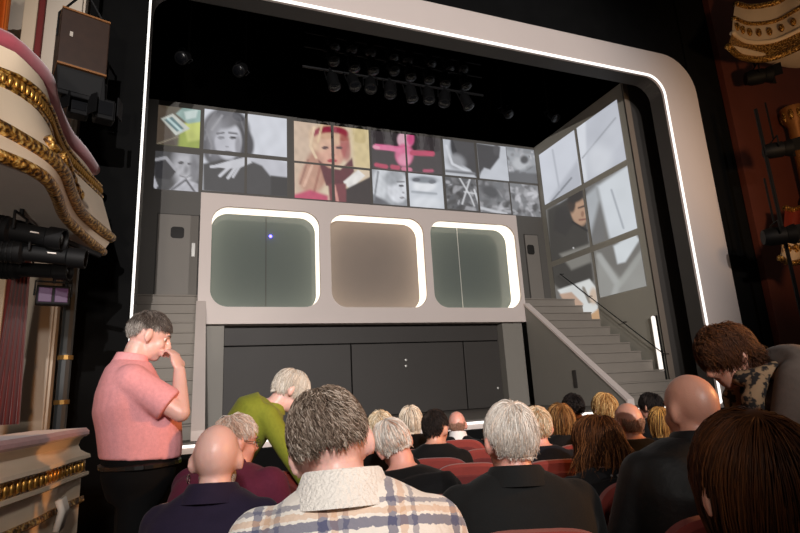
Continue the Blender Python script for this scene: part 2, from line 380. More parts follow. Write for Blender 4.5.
def pic_sil(p):
    p.fill((198, 202, 210)).p([(450, 139), (475, 143), (500, 147), (499, 158), (490, 170), (484, 168), (481, 172), (478, 180), (470, 170), (460, 164), (452, 156)], (50, 50, 54), 1).e(462, 146, 12, 12, (56, 56, 60), .2).e(456, 162, 9, 7, (150, 152, 158), .5, 30).l([(446, 146), (452, 164), (472, 174)], 1.2, (216, 219, 226)).e(496, 150, 3, 6, (70, 70, 74), .4).l([(444, 171), (474, 174)], 1.4, (110, 112, 118)).noise(.3, .05, 8)
def pic_grass(p): p.fill((84, 86, 90)).mesh_noise(11, 30, 190, 70, 5).l([(458, 176), (470, 196), (474, 206)], .7, (210, 212, 216)).l([(470, 178), (462, 204)], .7, (220, 222, 226)).l([(474, 190), (480, 208)], .9, (214, 216, 220)).l([(464, 192), (476, 194)], .6, (214, 216, 220))
def pic_rock(p): p.fill((110, 112, 116)).mesh_noise(12, 50, 200, 60, 6).l([(480, 208), (496, 212), (506, 214)], 1.4, (200, 202, 208)).e(490, 192, 10, 6, (66, 68, 72), .4, 30)
def pic_town(p): p.fill((136, 140, 146)).p([(505, 150), (540, 156), (540, 166), (505, 164)], (160, 164, 170), 2).mesh_noise(13, 60, 210, 40, 4).p([(505, 172), (540, 174), (540, 186), (505, 184)], (92, 94, 98), 1.5).e(520, 164, 8, 6, (190, 193, 198), .4).e(524, 160, 4, 4, (66, 68, 72), .4)
def pic_leaf(p): p.fill((120, 122, 126)).mesh_noise(14, 40, 215, 80, 5)
G1 = [(157.5, 200, 105.7, 144, 109.8, 148.7, pic_desk, 'projected colour picture of papers on a desk'),
      (154.5, 199, 152, 188, 154, 193, pic_face, 'projected grey picture of a smiling face'),
      (204, 244.6, 109, 149.5, 114, 153, pic_portrait, 'upper pane of a grey portrait with dark bobbed hair'),
      (203, 244.3, 154, 190, 157, 193.5, pic_portrait, 'lower pane of the portrait showing a hand'),
      (247.5, 286.7, 114.3, 153.5, 119, 157.5, pic_portrait, 'pale upper pane beside the grey portrait'),
      (247, 287, 157.7, 193.5, 161.5, 197, pic_portrait, 'pane showing a pale sleeve on dark cloth'),
      (294, 331, 121.3, 160.5, 125.7, 164.5, pic_girl, None), (334, 369, 126, 165, 130.5, 168.5, pic_girl, None),
      (294.5, 331.5, 163, 197.5, 166.6, 201, pic_girl, None), (334.5, 370, 167.5, 201, 171, 204.5, pic_girl, None),
      (371.5, 405, 130.5, 168, 134.5, 171.2, pic_doll, None), (407, 441, 134.8, 171.5, 139, 174.3, pic_doll, None),
      (372.5, 406, 169.5, 203.5, 172.8, 206, pic_hair, None), (409, 443, 173.3, 206.5, 176.5, 208.8, pic_cup, None),
      (444, 475, 139.5, 174.5, 143.3, 178, pic_sil, None), (478, 507, 143.8, 178.5, 147, 180.8, pic_sil, None),
      (446, 477, 177, 208.5, 180, 211.5, pic_grass, None), (479, 509.5, 180.3, 211.8, 183.2, 214.5, pic_rock, None),
      (507.5, 535.5, 147.2, 181, 150.2, 183.5, pic_town, None), (511, 539, 183.5, 214.8, 186, 217.5, pic_leaf, None)]
for x0, x1, yl0, yl1, yr0, yr1, fn, lab in G1:
    q = [atY(x0, yl0, YW), atY(x1, yr0, YW), atY(x1, yr1, YW), atY(x0, yl1, YW)]
    X0, X1 = (q[0].x+q[3].x)/2, (q[1].x+q[2].x)/2; Z1, Z0 = (q[0].z+q[1].z)/2, (q[2].z+q[3].z)/2
    pane([(X0, YW, Z1), (X1, YW, Z1), (X1, YW, Z0), (X0, YW, Z0)], fn, wall_back, (0, -.015, 0), lab)

def pic_wall(p):
    p.fill((112, 110, 106))
    p.p([(536, 140), (575, 116), (583, 186), (545, 208)], (214, 218, 228), 1.5).p([(560, 205), (584, 183), (578, 160), (550, 200)], (178, 182, 192), 3, .8).l([(548, 206), (572, 178)], .8, (130, 134, 142)).l([(553, 150), (560, 190)], 1, (190, 194, 204))
    p.p([(575, 118), (620, 92), (628, 160), (584, 186)], (196, 200, 210), 2).p([(576, 125), (586, 120), (588, 180), (582, 184)], (224, 228, 236), 2).p([(584, 160), (620, 116), (624, 140), (590, 182)], (206, 210, 219), 2, .6).l([(583, 158), (616, 118)], .7, (160, 164, 172)).e(600, 160, 12, 14, (216, 220, 228), .6)
    p.p([(584, 186), (600, 178), (606, 240), (590, 244)], (112, 112, 112), 2).p([(598, 186), (630, 164), (640, 232), (620, 242), (610, 238)], (214, 220, 226), 2.5).p([(586, 196), (597, 186), (600, 200), (590, 240)], (196, 202, 208), 3, .7).l([(612, 190), (624, 228)], 1, (172, 178, 186))
    # man in a dark coat
    p.p([(548, 210), (566, 200), (576, 196), (586, 214), (590, 246), (594, 280), (574, 300), (552, 282)], (58, 56, 52), 1.5).e(579, 210, 8.5, 16, (186, 150, 124), .14, -12).e(572, 204, 4, 9, (60, 50, 44), .3).e(577, 196, 10, 6, (46, 42, 40), .3, -30).l([(579, 208), (585, 206)], .8, (60, 44, 38)).e(583, 214, 1.5, 3, (150, 112, 92)).l([(580, 220), (587, 219)], .8, (130, 82, 72)).p([(556, 208), (568, 206), (574, 224), (566, 236), (554, 230)], (50, 48, 46), 1.5).l([(573, 222), (590, 232)], 1, (30, 30, 30)).e(574, 248, .9, .9, (210, 210, 210)).e(575, 262, .9, .9, (190, 190, 190))
    p.p([(560, 254), (590, 244), (592, 262), (572, 270)], (128, 126, 120), 2)
    # folded white paper and hands
    p.p([(558, 290), (590, 279), (600, 292), (598, 310), (586, 322), (570, 306)], (222, 224, 222), 1).p([(560, 294), (572, 292), (584, 304), (580, 308), (566, 304)], (196, 164, 142), 1).l([(584, 288), (590, 302), (596, 300)], 1.5, (140, 134, 124)).p([(586, 318), (600, 308), (602, 320), (592, 324)], (200, 160, 120), 1).l([(560, 272), (600, 306)], .6, (60, 58, 54)).e(594, 296, 4, 8, (212, 190, 170), .4)
    # pale chevrons of light
    p.p([(597, 252), (612, 268), (622, 280), (650, 250), (654, 282), (620, 312), (604, 318), (598, 290)], (150, 150, 146), 3).p([(614, 246), (636, 234), (640, 240), (626, 262), (618, 264)], (216, 222, 226), 1.5).l([(600, 256), (618, 284), (610, 312)], 3, (180, 182, 180), .7, 2).l([(620, 284), (648, 246)], 3, (170, 172, 168), .7, 2)
    p.noise(.15, .03, 20)
zc = [atX(617, 99.7, XW).z, atX(625.7, 160, XW).z, atX(627, 166, XW).z, atX(638, 228, XW).z, atX(641, 234, XW).z, atX(655, 284, XW).z]
ya = [atX(539, 152, XW).y, atX(574, 128, XW).y, atX(576.5, 125, XW).y, atX(617, 99.7, XW).y]
for c in range(2):
    for r in range(3):
        y0, y1 = ya[2*c], ya[2*c+1]; z1, z0 = zc[2*r], zc[2*r+1]
        if r == 2 and c == 0: z0 -= .5
        pane([(XW, y0, z1), (XW, y1, z1), (XW, y1, z0), (XW, y0, z0)], pic_wall, wall_right, (-.015, 0, 0), n=56)

# doors on the rear wall
def door(name, x0, x1, yt, yb, port, handle, kick):
    a = atY(x0, yt, YW); b = atY(x1, yb, YW); c = Vector((a.x, YW-.02, LZ))
    mb = MB().bb((a.x, YW-.03, LZ+.02), (b.x, YW-.001, a.z)); d = struct(name, mb, mat('door_paint', (132, 126, 118), .6, noise=.04, nscale=2), bevel=.006)
    g = MB()
    for lo, hi in (((a.x-.02, YW-.012, LZ), (a.x-.002, YW-.002, a.z+.02)), ((b.x+.002, YW-.012, LZ), (b.x+.02, YW-.002, a.z+.02)), ((a.x-.02, YW-.012, a.z+.002), (b.x+.02, YW-.002, a.z+.02))): g.bb(lo, hi)
    g.build('door_gap', SETDARK, d)
    p0, p1 = atY(port[0], port[1], YW), atY(port[2], port[3], YW)
    pr = rrect(p0.x, p1.x, p1.z, p0.z, .06)
    MB().prism([(x, YW-.032, z) for x, z in pr], (0, -.01, 0)).build('porthole', mat('porthole_glass', (46, 44, 42), .2), d)
    if handle:
        h0, h1 = atY(handle[0], handle[1], YW), atY(handle[2], handle[3], YW)
        MB().bb((h0.x, YW-.06, h1.z), (h1.x, YW-.035, h0.z)).build('handle', mat('pale_metal', (214, 212, 206), .35, metal=.3), d, bevel=.008)
    k0, k1 = atY(kick[0], kick[1], YW), atY(kick[2], kick[3], YW)
    MB().bb((k0.x, YW-.04, LZ+.03), (k1.x, YW-.031, LZ+.03+max(.1, k0.z-k1.z))).build('kick_plate', mat('pale_metal', (214, 212, 206), .35, metal=.3), d)
    return d
LZ = EYE.z+1.83
door('door_1', 158.5, 196, 214, 305, (171, 227, 184, 239), (191.5, 243.5, 195, 257.5), (157, 302, 194, 307))
door('door_2', 524, 545, 235, 307, (526, 245, 534, 255), None, (533, 305, 547, 308))

# ------------------------------------------------------------------ gallery unit with three lit windows
GY = 9.6; GX0, GX1, GZ0, GZ1 = -.025, 6.54, EYE.z+1.255, EYE.z+3.625
gal = thing('gallery_unit', (GX0, GY, GZ0), 'long pale gallery box with three rounded glowing windows across the set', 'gallery')
T = Matrix.Translation((-GX0, -GY, -GZ0))
wins = [(211, 320, 207, 306.5), (331, 425.5, 215, 307.5), (432.5, 518.5, 221.5, 307.8)]
cells = []
for x0, x1, y0, y1 in wins:
    a = atY(x0, (y0+y1)/2, GY).x; b = atY(x1, (y0+y1)/2, GY).x; t = atY((x0+x1)/2, y0+1.5, GY).z; bo = atY((x0+x1)/2, y1, GY).z
    cells.append((a, b, bo, t))
zt = sum(c[3] for c in cells)/3; zb_ = sum(c[2] for c in cells)/3
cells = [(a, b, zb_, zt) for a, b, _, _ in cells]
edges = [GX0, (cells[0][1]+cells[1][0])/2, (cells[1][1]+cells[2][0])/2, GX1]
fm = MB()
def hole_loop(c, r=.30, n=10): return rrect(c[0], c[1], c[2], c[3], r, n)
for k, c in enumerate(cells):
    H = hole_loop(c); cx, cz = (c[0]+c[1])/2, (c[2]+c[3])/2; L, R = edges[k], edges[k+1]; O = []
    n = 11; q = [(R, GZ0), (R, GZ1), (L, GZ1), (L, GZ0)]
    for ci in range(4):
        for i in range(n):
            x, z = H[ci*n+i]; X, Z = q[ci]
            # first half of each corner slides on one side, second half on the other
            if ci in (0, 2): p = (x, Z) if i < n//2 else ((X, Z) if i == n//2 else (X, z))
            else: p = (X, z) if i < n//2 else ((X, Z) if i == n//2 else (x, Z))
            O.append(p)
    frame(fm, H, O, GY, GY+.06)
fm.xf(T).build('front_panel', PORTAL, gal)
bd = MB(); bd.bb((GX0, GY+.06, GZ1-.06), (GX1, YW-.03, GZ1)); bd.bb((GX0, GY+.06, GZ0), (GX1, YW-.03, GZ0+.06))
bd.bb((GX0, GY+.06, GZ0+.06), (GX0+.06, YW-.03, GZ1-.06)); bd.bb((GX1-.06, GY+.06, GZ0+.06), (GX1, YW-.03, GZ1-.06))
bd.xf(T).build('shell', PORTAL, gal)
GLASS = bpy.data.materials.new('dark_green_glass'); GLASS.use_nodes = True
nt = GLASS.node_tree; b = nt.nodes['Principled BSDF']; b.inputs['Base Color'].default_value = (.15, .175, .162, 1); b.inputs['Roughness'].default_value = .04
tr = nt.nodes.new('ShaderNodeBsdfTransparent'); ms = nt.nodes.new('ShaderNodeMixShader'); ms.inputs[0].default_value = .78
nt.links.new(tr.outputs[0], ms.inputs[1]); nt.links.new(b.outputs[0], ms.inputs[2]); nt.links.new(ms.outputs[0], nt.nodes['Material Output'].inputs['Surface'])
DEP = .42
for k, c in enumerate(cells):
    H = hole_loop(c); m = MB()
    o2 = rrect(c[0]-.02, c[1]+.02, c[2]-.02, c[3]+.02, .32, 10)
    frame(m, H, o2, GY+.065, GY+DEP); fr = m.xf(T).build('window_surround', LEDWARM, gal)
    fr['label'] = 'glowing rounded window surround'
    yy = GY+DEP+.005
    if k == 1:
        MB().prism([(x, yy, z) for x, z in o2], (0, .03, 0)).xf(T).build('window_panel', mat('beige_panel', (128, 116, 107), .7, noise=.05, nscale=3), gal)
    else:
        split = atY(266, 250, yy).x if k == 0 else atY(460, 270, yy).x
        for lo, hi in ((c[0]-.02, split-.008), (split+.008, c[1]+.02)):
            poly = [(min(max(x, lo), hi), yy, z) for x, z in o2]
            cl = []
            for p in poly:
                if not cl or (Vector(p)-Vector(cl[-1])).length > 1e-5: cl.append(p)
            MB().prism(cl, (0, .02, 0)).xf(T).build('pane', GLASS, gal)
        MB().bb((split-.007, yy-.004, c[2]), (split+.007, yy+.024, c[3])).xf(T).build('glazing_bar', mat('pale_metal', (214, 212, 206), .35) if k == 2 else SETDARK, gal)
MB().bb((GX0+.07, YW-.12, GZ0+.07), (GX1-.07, YW-.05, GZ1-.07)).xf(T).build('rear_lining', mat('lining_paint', (120, 128, 122), .7), gal)
q = atY(270.5, 236.5, GY+DEP-.02); reflo = thing('blue_reflection', q, 'tiny blue reflected light in the first gallery window, built as a glowing bead', 'lamp')  # glowing bead stands in for a blue reflection in the glass
MB().lathe((0, 0, 0), [(.001, -.012), (.022, -.012), (.022, .0), (.001, .0)], 12, Matrix.Rotation(PI/2, 3, 'X')).build('housing', DKMETAL, reflo)
MB().ell((0, -.012, 0), (.03, .02, .03)).build('lens', mat('blue_reflection_glow', (90, 80, 255), .3, emit=9), reflo)
q = atY(261, 301.5, GY+DEP-.03); q.z = zb_+.022
tag(MB().box(q, (.09, .02, .04)).build('sill_light', mat('amber_light', (255, 190, 130), .4, emit=1.2)), 'small amber light on the sill of the first gallery window', 'lamp')

# dark recess below the gallery
rec = thing('under_gallery_screen', (3, GY+.3, SZ), 'charcoal panelled screen beneath the pale gallery', 'screen')
Tr = Matrix.Translation((-3, -GY-.3, -SZ))
JL, JR = .42, 5.98
zz = GZ0-.02
sp = [JL, atY(352, 380, GY+.3).x, atY(466, 380, GY+.3).x, JR]
zh = zz-.34
for a, b_ in zip(sp[:-1], sp[1:]):
    MB().bb((a+.012, GY+.3, SZ+.01), (b_-.012, GY+.34, zh-.01)).xf(Tr).build('panel', SETDARK, rec, bevel=.006)
MB().bb((JL+.012, GY+.3, zh+.01), (JR-.012, GY+.34, zz)).xf(Tr).build('header_panel', SETDARK, rec, bevel=.006)
MB().bb((JL, GY+.345, SZ+.01), (JR, GY+.38, zz)).xf(Tr).build('backing', BLACK, rec)
for a, b_ in ((.13, JL), (JR, GX1-.08)):
    MB().bb((a, GY+.1, SZ+.01), (b_, GY+.36, zz)).xf(Tr).build('jamb', SETGREY, rec)
for x, y in ((406, 360), (406, 366), (498, 388)):
    q = atY(x, y, GY+.295); MB().ell(q, (.025, .01, .025)).xf(Tr).build('stud', mat('pale_metal', (214, 212, 206), .35), rec)

# ------------------------------------------------------------------ staircases
def stair(label, x0, x1, side, bx0, bx1):
    t = thing('staircase', ((x0+x1)/2, 7.25, SZ), label, 'staircase')
    Tm = Matrix.Translation((-(x0+x1)/2, -7.25, -SZ)); n = 12; rise = (LZ-SZ)/n; run = .25
    for i in range(n):
        y0 = 7.25+run*i; top = SZ+rise*(i+1)
        MB().bb((x0+.005, y0, max(SZ+.005, top-.42)), (x1-.005, y0+run-.004, top-.03)).xf(Tm).build('riser', STEPM, t)
        MB().bb((x0+.005, y0-.025, top-.028), (x1-.005, y0+run-.006, top)).xf(Tm).build('tread', STEPM, t, bevel=.006)
    MB().bb((x0+.005, 7.25+run*n, LZ-.2), (x1-.005, YW-.035, LZ-.002)).xf(Tm).build('landing', STEPM, t)
    # balustrade wall with a pale cap
    yA, zA, yB, zB = 7.02, SZ+.09, 9.58, EYE.z+1.60
    MB().prism([(bx0, yA, SZ+.005), (bx0, yA, zA), (bx0, yB, zB), (bx0, yB, SZ+.005)], (bx1-bx0, 0, 0)).xf(Tm).build('balustrade', SETGREY, t)
    MB().prism([(bx0-.02, yA-.04, SZ+.005), (bx0-.02, yA-.04, zA+.03), (bx0-.02, yB, zB+.05), (bx0-.02, yB, zB+.005), (bx0-.02, yA-.005, zA), (bx0-.02, yA-.005, SZ+.005)], (bx1-bx0+.04, 0, 0)).xf(Tm).build('cap', PORTAL, t)
    return t, Tm
st, Tm = stair('taupe stairs behind the man in pink rising to the porthole door', -1.28, -.03, -1, -.025, .09)
st, Tm = stair('taupe stairs beside the projected wall with a wire handrail', 6.60, XW-.12, 1, 6.50, 6.60)
q = atX(575, 379, 6.495); MB().bb((6.488, q.y-.05, q.z-.16), (6.498, q.y+.05, q.z+.16)).xf(Tm).build('slot', SETDARK, st)
r0, r1 = atX(560, 274, XW-.12), atX(664, 354, XW-.12)
MB().tube([r0, r1], .011, 8).xf(Tm).build('handrail', DKMETAL, st)
for f in (.0, .33, .66, 1.0):
    p = r0.lerp(r1, f); MB().tube([p, p+Vector((.118, 0, 0))], .008, 6).xf(Tm).build('rail_bracket', DKMETAL, st)
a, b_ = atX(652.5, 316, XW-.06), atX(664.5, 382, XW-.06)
tl = thing('light_reflection', (a.x, (a.y+b_.y)/2, b_.z), 'upright white light reflection on the projected wall at the stair foot, built as a glowing tube', 'lamp')  # glowing tube added in place of a light's reflection on the wall
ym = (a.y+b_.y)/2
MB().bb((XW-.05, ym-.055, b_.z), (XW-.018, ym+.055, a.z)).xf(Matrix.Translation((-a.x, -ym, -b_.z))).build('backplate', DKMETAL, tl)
MB().caps((XW-.07, ym, b_.z+.04), (XW-.07, ym, a.z-.04), .04, .04).xf(Matrix.Translation((-a.x, -ym, -b_.z))).build('tube', mat('reflection_glow', (255, 246, 236), .4, emit=.95), tl, smooth=True)

# ------------------------------------------------------------------ lighting rig over the stage
LENS = mat('lamp_lens', (16, 17, 20), .25, spec=.4)
def rig_lamp(label, group):
    t = thing('stage_lamp', (0, 0, 0), label, 'stage lamp', group)
    MB().lathe((0, 0, 0), [(.001, .16), (.07, .16), (.10, .10), (.11, -.10), (.12, -.16), (.10, -.17), (.001, -.15)], 16).build('body', DKMETAL, t, smooth='auto')
    MB().lathe((0, 0, 0), [(.001, -.153), (.095, -.172), (.08, -.182), (.001, -.19)], 16).build('lens', LENS, t, smooth='auto')
    MB().tube([(-.13, 0, -.02), (-.13, 0, .22), (.13, 0, .22), (.13, 0, -.02)], .012, 6).build('yoke', DKMETAL, t)
    MB().box((0, 0, .25), (.05, .06, .07)).build('clamp', DKMETAL, t)
    for c in t.children: c.data.transform(Matrix.Translation((0, 0, -.25)))
    return t
lamp0 = None; RY = 9.4
def place_lamp(p, tilt, label, group):
    global lamp0
    if lamp0 is None: lamp0 = rig_lamp(label, group); o = lamp0
    else: o = clone(lamp0)
    o.location = p; o.rotation_euler = tilt; tag(o, label, None, group); return o
rows = [(58, 9.6), (72, 9.0), (92, 8.5)]
for ri, (py, Y) in enumerate(rows):
    a = atY(330, py-6, Y); b_ = atY(462, py+8, Y); zb2 = (a.z+b_.z)/2+.2
    bar = thing('lighting_bar', (a.x, Y, zb2), 'black lighting bar hung above the set, %s of three' % ('upstage', 'middle', 'downstage')[ri], 'bar')
    MB().tube([(-.5, 0, .05), (b_.x-a.x+.5, 0, .05)], .024, 8).build('pipe', DKMETAL, bar)
    for k in range(2): MB().tube([((b_.x-a.x)*k, 0, .05), ((b_.x-a.x)*k, 0, 3)], .006, 5).build('cable', DKMETAL, bar)
    n = 8
    for k in range(n):
        x = a.x+(b_.x-a.x)*k/(n-1)
        place_lamp((x, Y, zb2+.05), (random.uniform(-.5, -.2), random.uniform(-.2, .2), random.uniform(-.3, .3)), 'small black stage lamp hanging among the rows over the set', 'stage lamps in rows over the set')
for px, py, Y, tz in ((188, 66, 9, .6), (245, 78, 9, .5)):
    p = atY(px, py, Y)
    o = place_lamp(p, (-.4, .7, tz), 'black stage lamp on its own drop pipe above the portrait panes', 'single stage lamps above the portrait panes'); o.location.z += .24; o.scale = (.95,)*3
    dp = tag(MB().tube([(p.x, p.y, p.z+.24), (p.x, p.y, 12)], .02, 8).build('drop_pipe', DKMETAL), 'thin black drop pipe carrying a stage lamp above the portrait', 'pipe', 'drop pipes above the portrait panes')
for px, py in ((502, 118), (548, 122)):
    p = atY(px, py-12, 9.8); o = place_lamp(p, (-.5, -.3, -.4), 'black stage lamp above the corner of the two projected walls', 'corner stage lamps')
    tag(MB().tube([(p.x, p.y, p.z), (p.x, p.y, 12)], .02, 8).build('drop_pipe', DKMETAL), 'thin black drop pipe above the corner of the projected walls', 'pipe', 'drop pipes above the corner')
BX = atY(653, 100, 7.45).x+.25
for px, py in ((653, 106), (659, 130), (664, 155), (668, 178)):
    p = atY(px, py, 7.45); p.x = BX; o = place_lamp(p, (0, 1.25, .3), 'black side lamp in the column beside the portal leg', 'side lamps beside the portal'); o.scale = (.8,)*3
p = atY(653, 100, 7.45); tag(MB().tube([(BX, 7.45, SZ), (BX, 7.45, 9)], .025, 8).build('lamp_boom', DKMETAL), 'black upright boom carrying side lamps beside the portal leg', 'pole')
# ------------------------------------------------------------------ left boxes of the auditorium
def curve_px(pts, z, n=40, ext=1.2, extr=0.):
    P = [atZ(x, y, EYE.z+z) for x, y in pts]
    if ext:
        d0 = P[0]-P[1]; k0 = max(1, int(ext/d0.length)); P = [P[0]+d0*(k0-i) for i in range(k0)]+P
    D_ = catmull(P, 400); L_ = [0.]
    for a, b in zip(D_[:-1], D_[1:]): L_.append(L_[-1]+(b-a).length)
    return [D_[min(int(np.searchsorted(L_, L_[-1]*i/(n-1))), 399)].copy() for i in range(n)]
def sheet_between(curves, thick=.03):
    """closed skin: the listed curves from top to bottom, with a back offset"""
    n = len(curves[0]); front = curves; mb = MB()
    rings = []
    for i in range(n):
        ring = [c[i] for c in front]; d = Vector((-thick, 0, 0))
        rings.append(ring+[p+d for p in reversed(ring)])
    return mb.loft(rings)
A = curve_px([(0, 31), (15, 38), (32, 53), (45, 67), (51, 78), (54, 93), (60, 110), (71, 131), (87, 150), (97, 166)], 2.4)
A2 = curve_px([(0, 45), (15, 52), (30, 66), (41, 78), (47, 90), (51, 106), (58, 124), (69, 145), (85, 163), (95, 178)], 2.27)
Bu = curve_px([(0, 69), (20, 77), (40, 92), (52, 110), (60, 131), (68, 148), (82, 166), (101, 186)], 2.12)
Bl = curve_px([(0, 85), (15, 92), (35, 107), (48, 125), (54, 143), (64, 160), (80, 176), (102, 197)], 2.0)
Cc = curve_px([(-10, 117), (17, 132), (50, 152), (65, 167), (73, 187), (83, 208), (100, 223), (112, 234)], 1.62)
C2 = curve_px([(-10, 129), (17, 143), (46, 161), (60, 176), (68, 197), (78, 216), (96, 232), (110, 242)], 1.54)
Dd = curve_px([(-10, 152), (25, 166), (47, 180), (57, 197), (65, 217), (85, 237), (103, 252)], 1.30)
ub = thing('theatre_box', A[25], 'upper cream and gilded theatre box with a rose plush rail', 'theatre box')
Tu = Matrix.Translation(-A[25])
sheet_between([A2, Bu]).xf(Tu).build('upper_parapet', CREAM, ub, smooth='auto')
sheet_between([Bu, Bl], .05).xf(Tu).build('frieze', GOLD, ub, smooth='auto')
sheet_between([Bl, Cc], .035).xf(Tu).build('front_panel', CREAM, ub, smooth='auto')
sheet_between([C2, Dd], .035).xf(Tu).build('lower_panel', CREAM, ub, smooth='auto')
MB().tube([p+Vector((-.03, 0, -.045)) for p in A], .065, 10).xf(Tu).build('plush_rail', PLUSH, ub, smooth=True)
MB().tube([p+Vector((0, 0, 0)) for p in Bu], .016, 6).xf(Tu).build('moulding', GOLD, ub, smooth=True)
MB().tube(Bl, .018, 6).xf(Tu).build('moulding', GOLD, ub, smooth=True)
MB().tube([(a+b)/2 for a, b in zip(Cc, C2)], .048, 10).xf(Tu).build('moulding', GOLD, ub, smooth=True)
MB().tube(Dd, .036, 10).xf(Tu).build('moulding', GOLD, ub, smooth=True)
# pleated gold bosses on the frieze
for i in range(5, 40, 1):
    for u in (.25, .75):
        if i+1 >= 40: continue
        p = Bu[i].lerp(Bu[i+1], u).lerp(Bl[i].lerp(Bl[i+1], u), .5)
        MB().ell(p+Vector((.004, -.006, 0)), (.016, .016, .036), nu=8, nv=6).xf(Tu).build('boss', mat('bright_gilding', (196, 146, 70), .35, metal=.8), ub, smooth=True)
und = MB(); rings = []
for i, p in enumerate(Dd):
    rings.append([p, p+Vector((-1.6, .0, .10)), p+Vector((-1.6, 0, .13)), p+Vector((0, 0, .03))])
und.loft(rings).xf(Tu).build('underside', mat('pale_grey_plaster', (190, 182, 174), .7, noise=.05), ub)
def on(cu, cl, t, s): 
    i = t*39; k = min(int(i), 38); u = i-k; return cu[k].lerp(cu[k+1], u).lerp(cl[k].lerp(cl[k+1], u), s)+Vector((.015, -.012, 0))
MB().tube([on(Bl, Cc, .155+.016*k, .12+.085*k) for k in range(9)], [.012, .02, .03, .022, .028, .03, .035, .026, .016], 8).xf(Tu).build('gilded_torch', GOLD, ub, smooth=True)
MB().tube([on(Bl, Cc, t, s_) for t, s_ in ((.19, .2), (.20, .06), (.235, -.02), (.265, .12), (.26, .28), (.285, .42), (.31, .38))], .016, 8).xf(Tu).build('gilded_ribbon', GOLD, ub, smooth=True)
for t, s_ in ((.60, .65), (.64, .5), (.68, .72), (.72, .55), (.70, .9), (.76, .75), (.66, .95), (.62, .85)):
    MB().ell(on(Bl, Cc, t, s_), (.035, .04, .05), nu=8, nv=6).xf(Tu).build('gilded_leaf', GOLD, ub, smooth=True)
for t in (.45, .52, .58):
    MB().tube([on(Bl, Cc, t, .72), on(Bl, Cc, t+.03, .9)], .035, 8).xf(Tu).build('gilded_scroll', GOLD, ub, smooth=True)

# lower box: swept profile along the plan curve
pl = curve_px([(0, 490), (20, 484), (40, 478), (62, 470), (82, 464)], -.36, 24, 1.6)
def sweep(prof, pl):
    rings = []
    for i, p in enumerate(pl):
        t = (pl[min(i+1, len(pl)-1)]-pl[max(i-1, 0)]).normalized(); nrm = Vector((t.y, -t.x, 0))
        rings.append([Vector((p.x, p.y, EYE.z+z))+nrm*o for o, z in prof])
    return MB().loft(rings)
lb = thing('theatre_box', (pl[12].x, pl[12].y, FZ(3)), 'lower theatre box with cream coving, gold frieze and faded rose top', 'theatre box')
Tl = Matrix.Translation((-pl[12].x, -pl[12].y, -FZ(3)))
sweep([(-.30, -.135), (.01, -.135), (.03, -.155), (.03, -.175), (.01, -.19), (-.30, -.19)], pl).xf(Tl).build('plush_top', mat('faded_rose_plush', (176, 108, 104), .85, noise=.2, nscale=25, sheen=.5), lb, smooth='auto')
sweep([(-.2, -.191), (.0, -.191), (-.02, -.21), (-.03, -.24), (-.015, -.27), (.02, -.29), (.045, -.30), (.05, -.32), (.02, -.33), (-.2, -.33)], pl).xf(Tl).build('coving', CREAM, lb, smooth='auto')
sweep([(-.2, -.331), (.02, -.331), (.022, -.405), (-.2, -.405)], pl).xf(Tl).build('frieze', GOLD, lb)
sweep([(-.2, -.406), (.045, -.406), (.045, -.425), (.015, -.44), (-.2, -.44)], pl).xf(Tl).build('moulding', CREAM, lb, smooth='auto')
sweep([(-.2, -.441), (.0, -.441), (.0, -1.33), (-.2, -1.33)], pl).xf(Tl).build('front_panel', CREAM, lb)
sweep([(-.02, -.56), (.025, -.55), (.03, -.58), (.0, -.60)], pl).xf(Tl).build('moulding', GOLD, lb, smooth='auto')
bossm = mat('bright_gilding', (196, 146, 70), .35, metal=.8)
for k in range(2, 46):
    i = k/2; j = min(int(i), 22); p = pl[j].lerp(pl[j+1], i-j); t = (pl[j+1]-pl[j]).normalized(); nrm = Vector((t.y, -t.x, 0))
    MB().ell(Vector((p.x, p.y, EYE.z-.367))+nrm*.024, (.014, .014, .03), nu=8, nv=6).xf(Tl).build('boss', bossm, lb, smooth=True)
q = atY(52, 507, 4.0); j = min(range(24), key=lambda i: (sheet(Vector((pl[i].x, pl[i].y, EYE.z-.55)))[0]-52)**2); p = pl[j]
br = MB()
for k in range(4): br.tube([(p.x+.05, p.y-.045+.03*k, EYE.z-.50), (p.x+.07, p.y-.045+.03*k, EYE.z-.56), (p.x+.05, p.y-.045+.03*k, EYE.z-.66)], .02, 8)
br.xf(Tl).build('bracket', mat('ivory_plaster', (226, 214, 200), .6), lb, smooth=True)
# gilded ornament with a red tassel on the lower box
q = pl[9]; og = thing('gilded_ornament', (q.x-.10, q.y, EYE.z-.135), 'gilded turned ornament standing on the lower box ledge', 'ornament')
MB().lathe((0, 0, 0), [(.001, 0), (.07, 0), (.075, .02), (.05, .05), (.085, .10), (.09, .13), (.06, .17), (.03, .19), (.001, .195)], 16).build('body', GOLD, og, smooth='auto')
MB().lathe((.085, .05, .02), [(.001, 0), (.016, 0), (.014, .05), (.02, .06), (.012, .075), (.004, .12), (.001, .12)], 10).build('tassel', mat('red_tassel', (140, 40, 34), .8), og, smooth='auto')

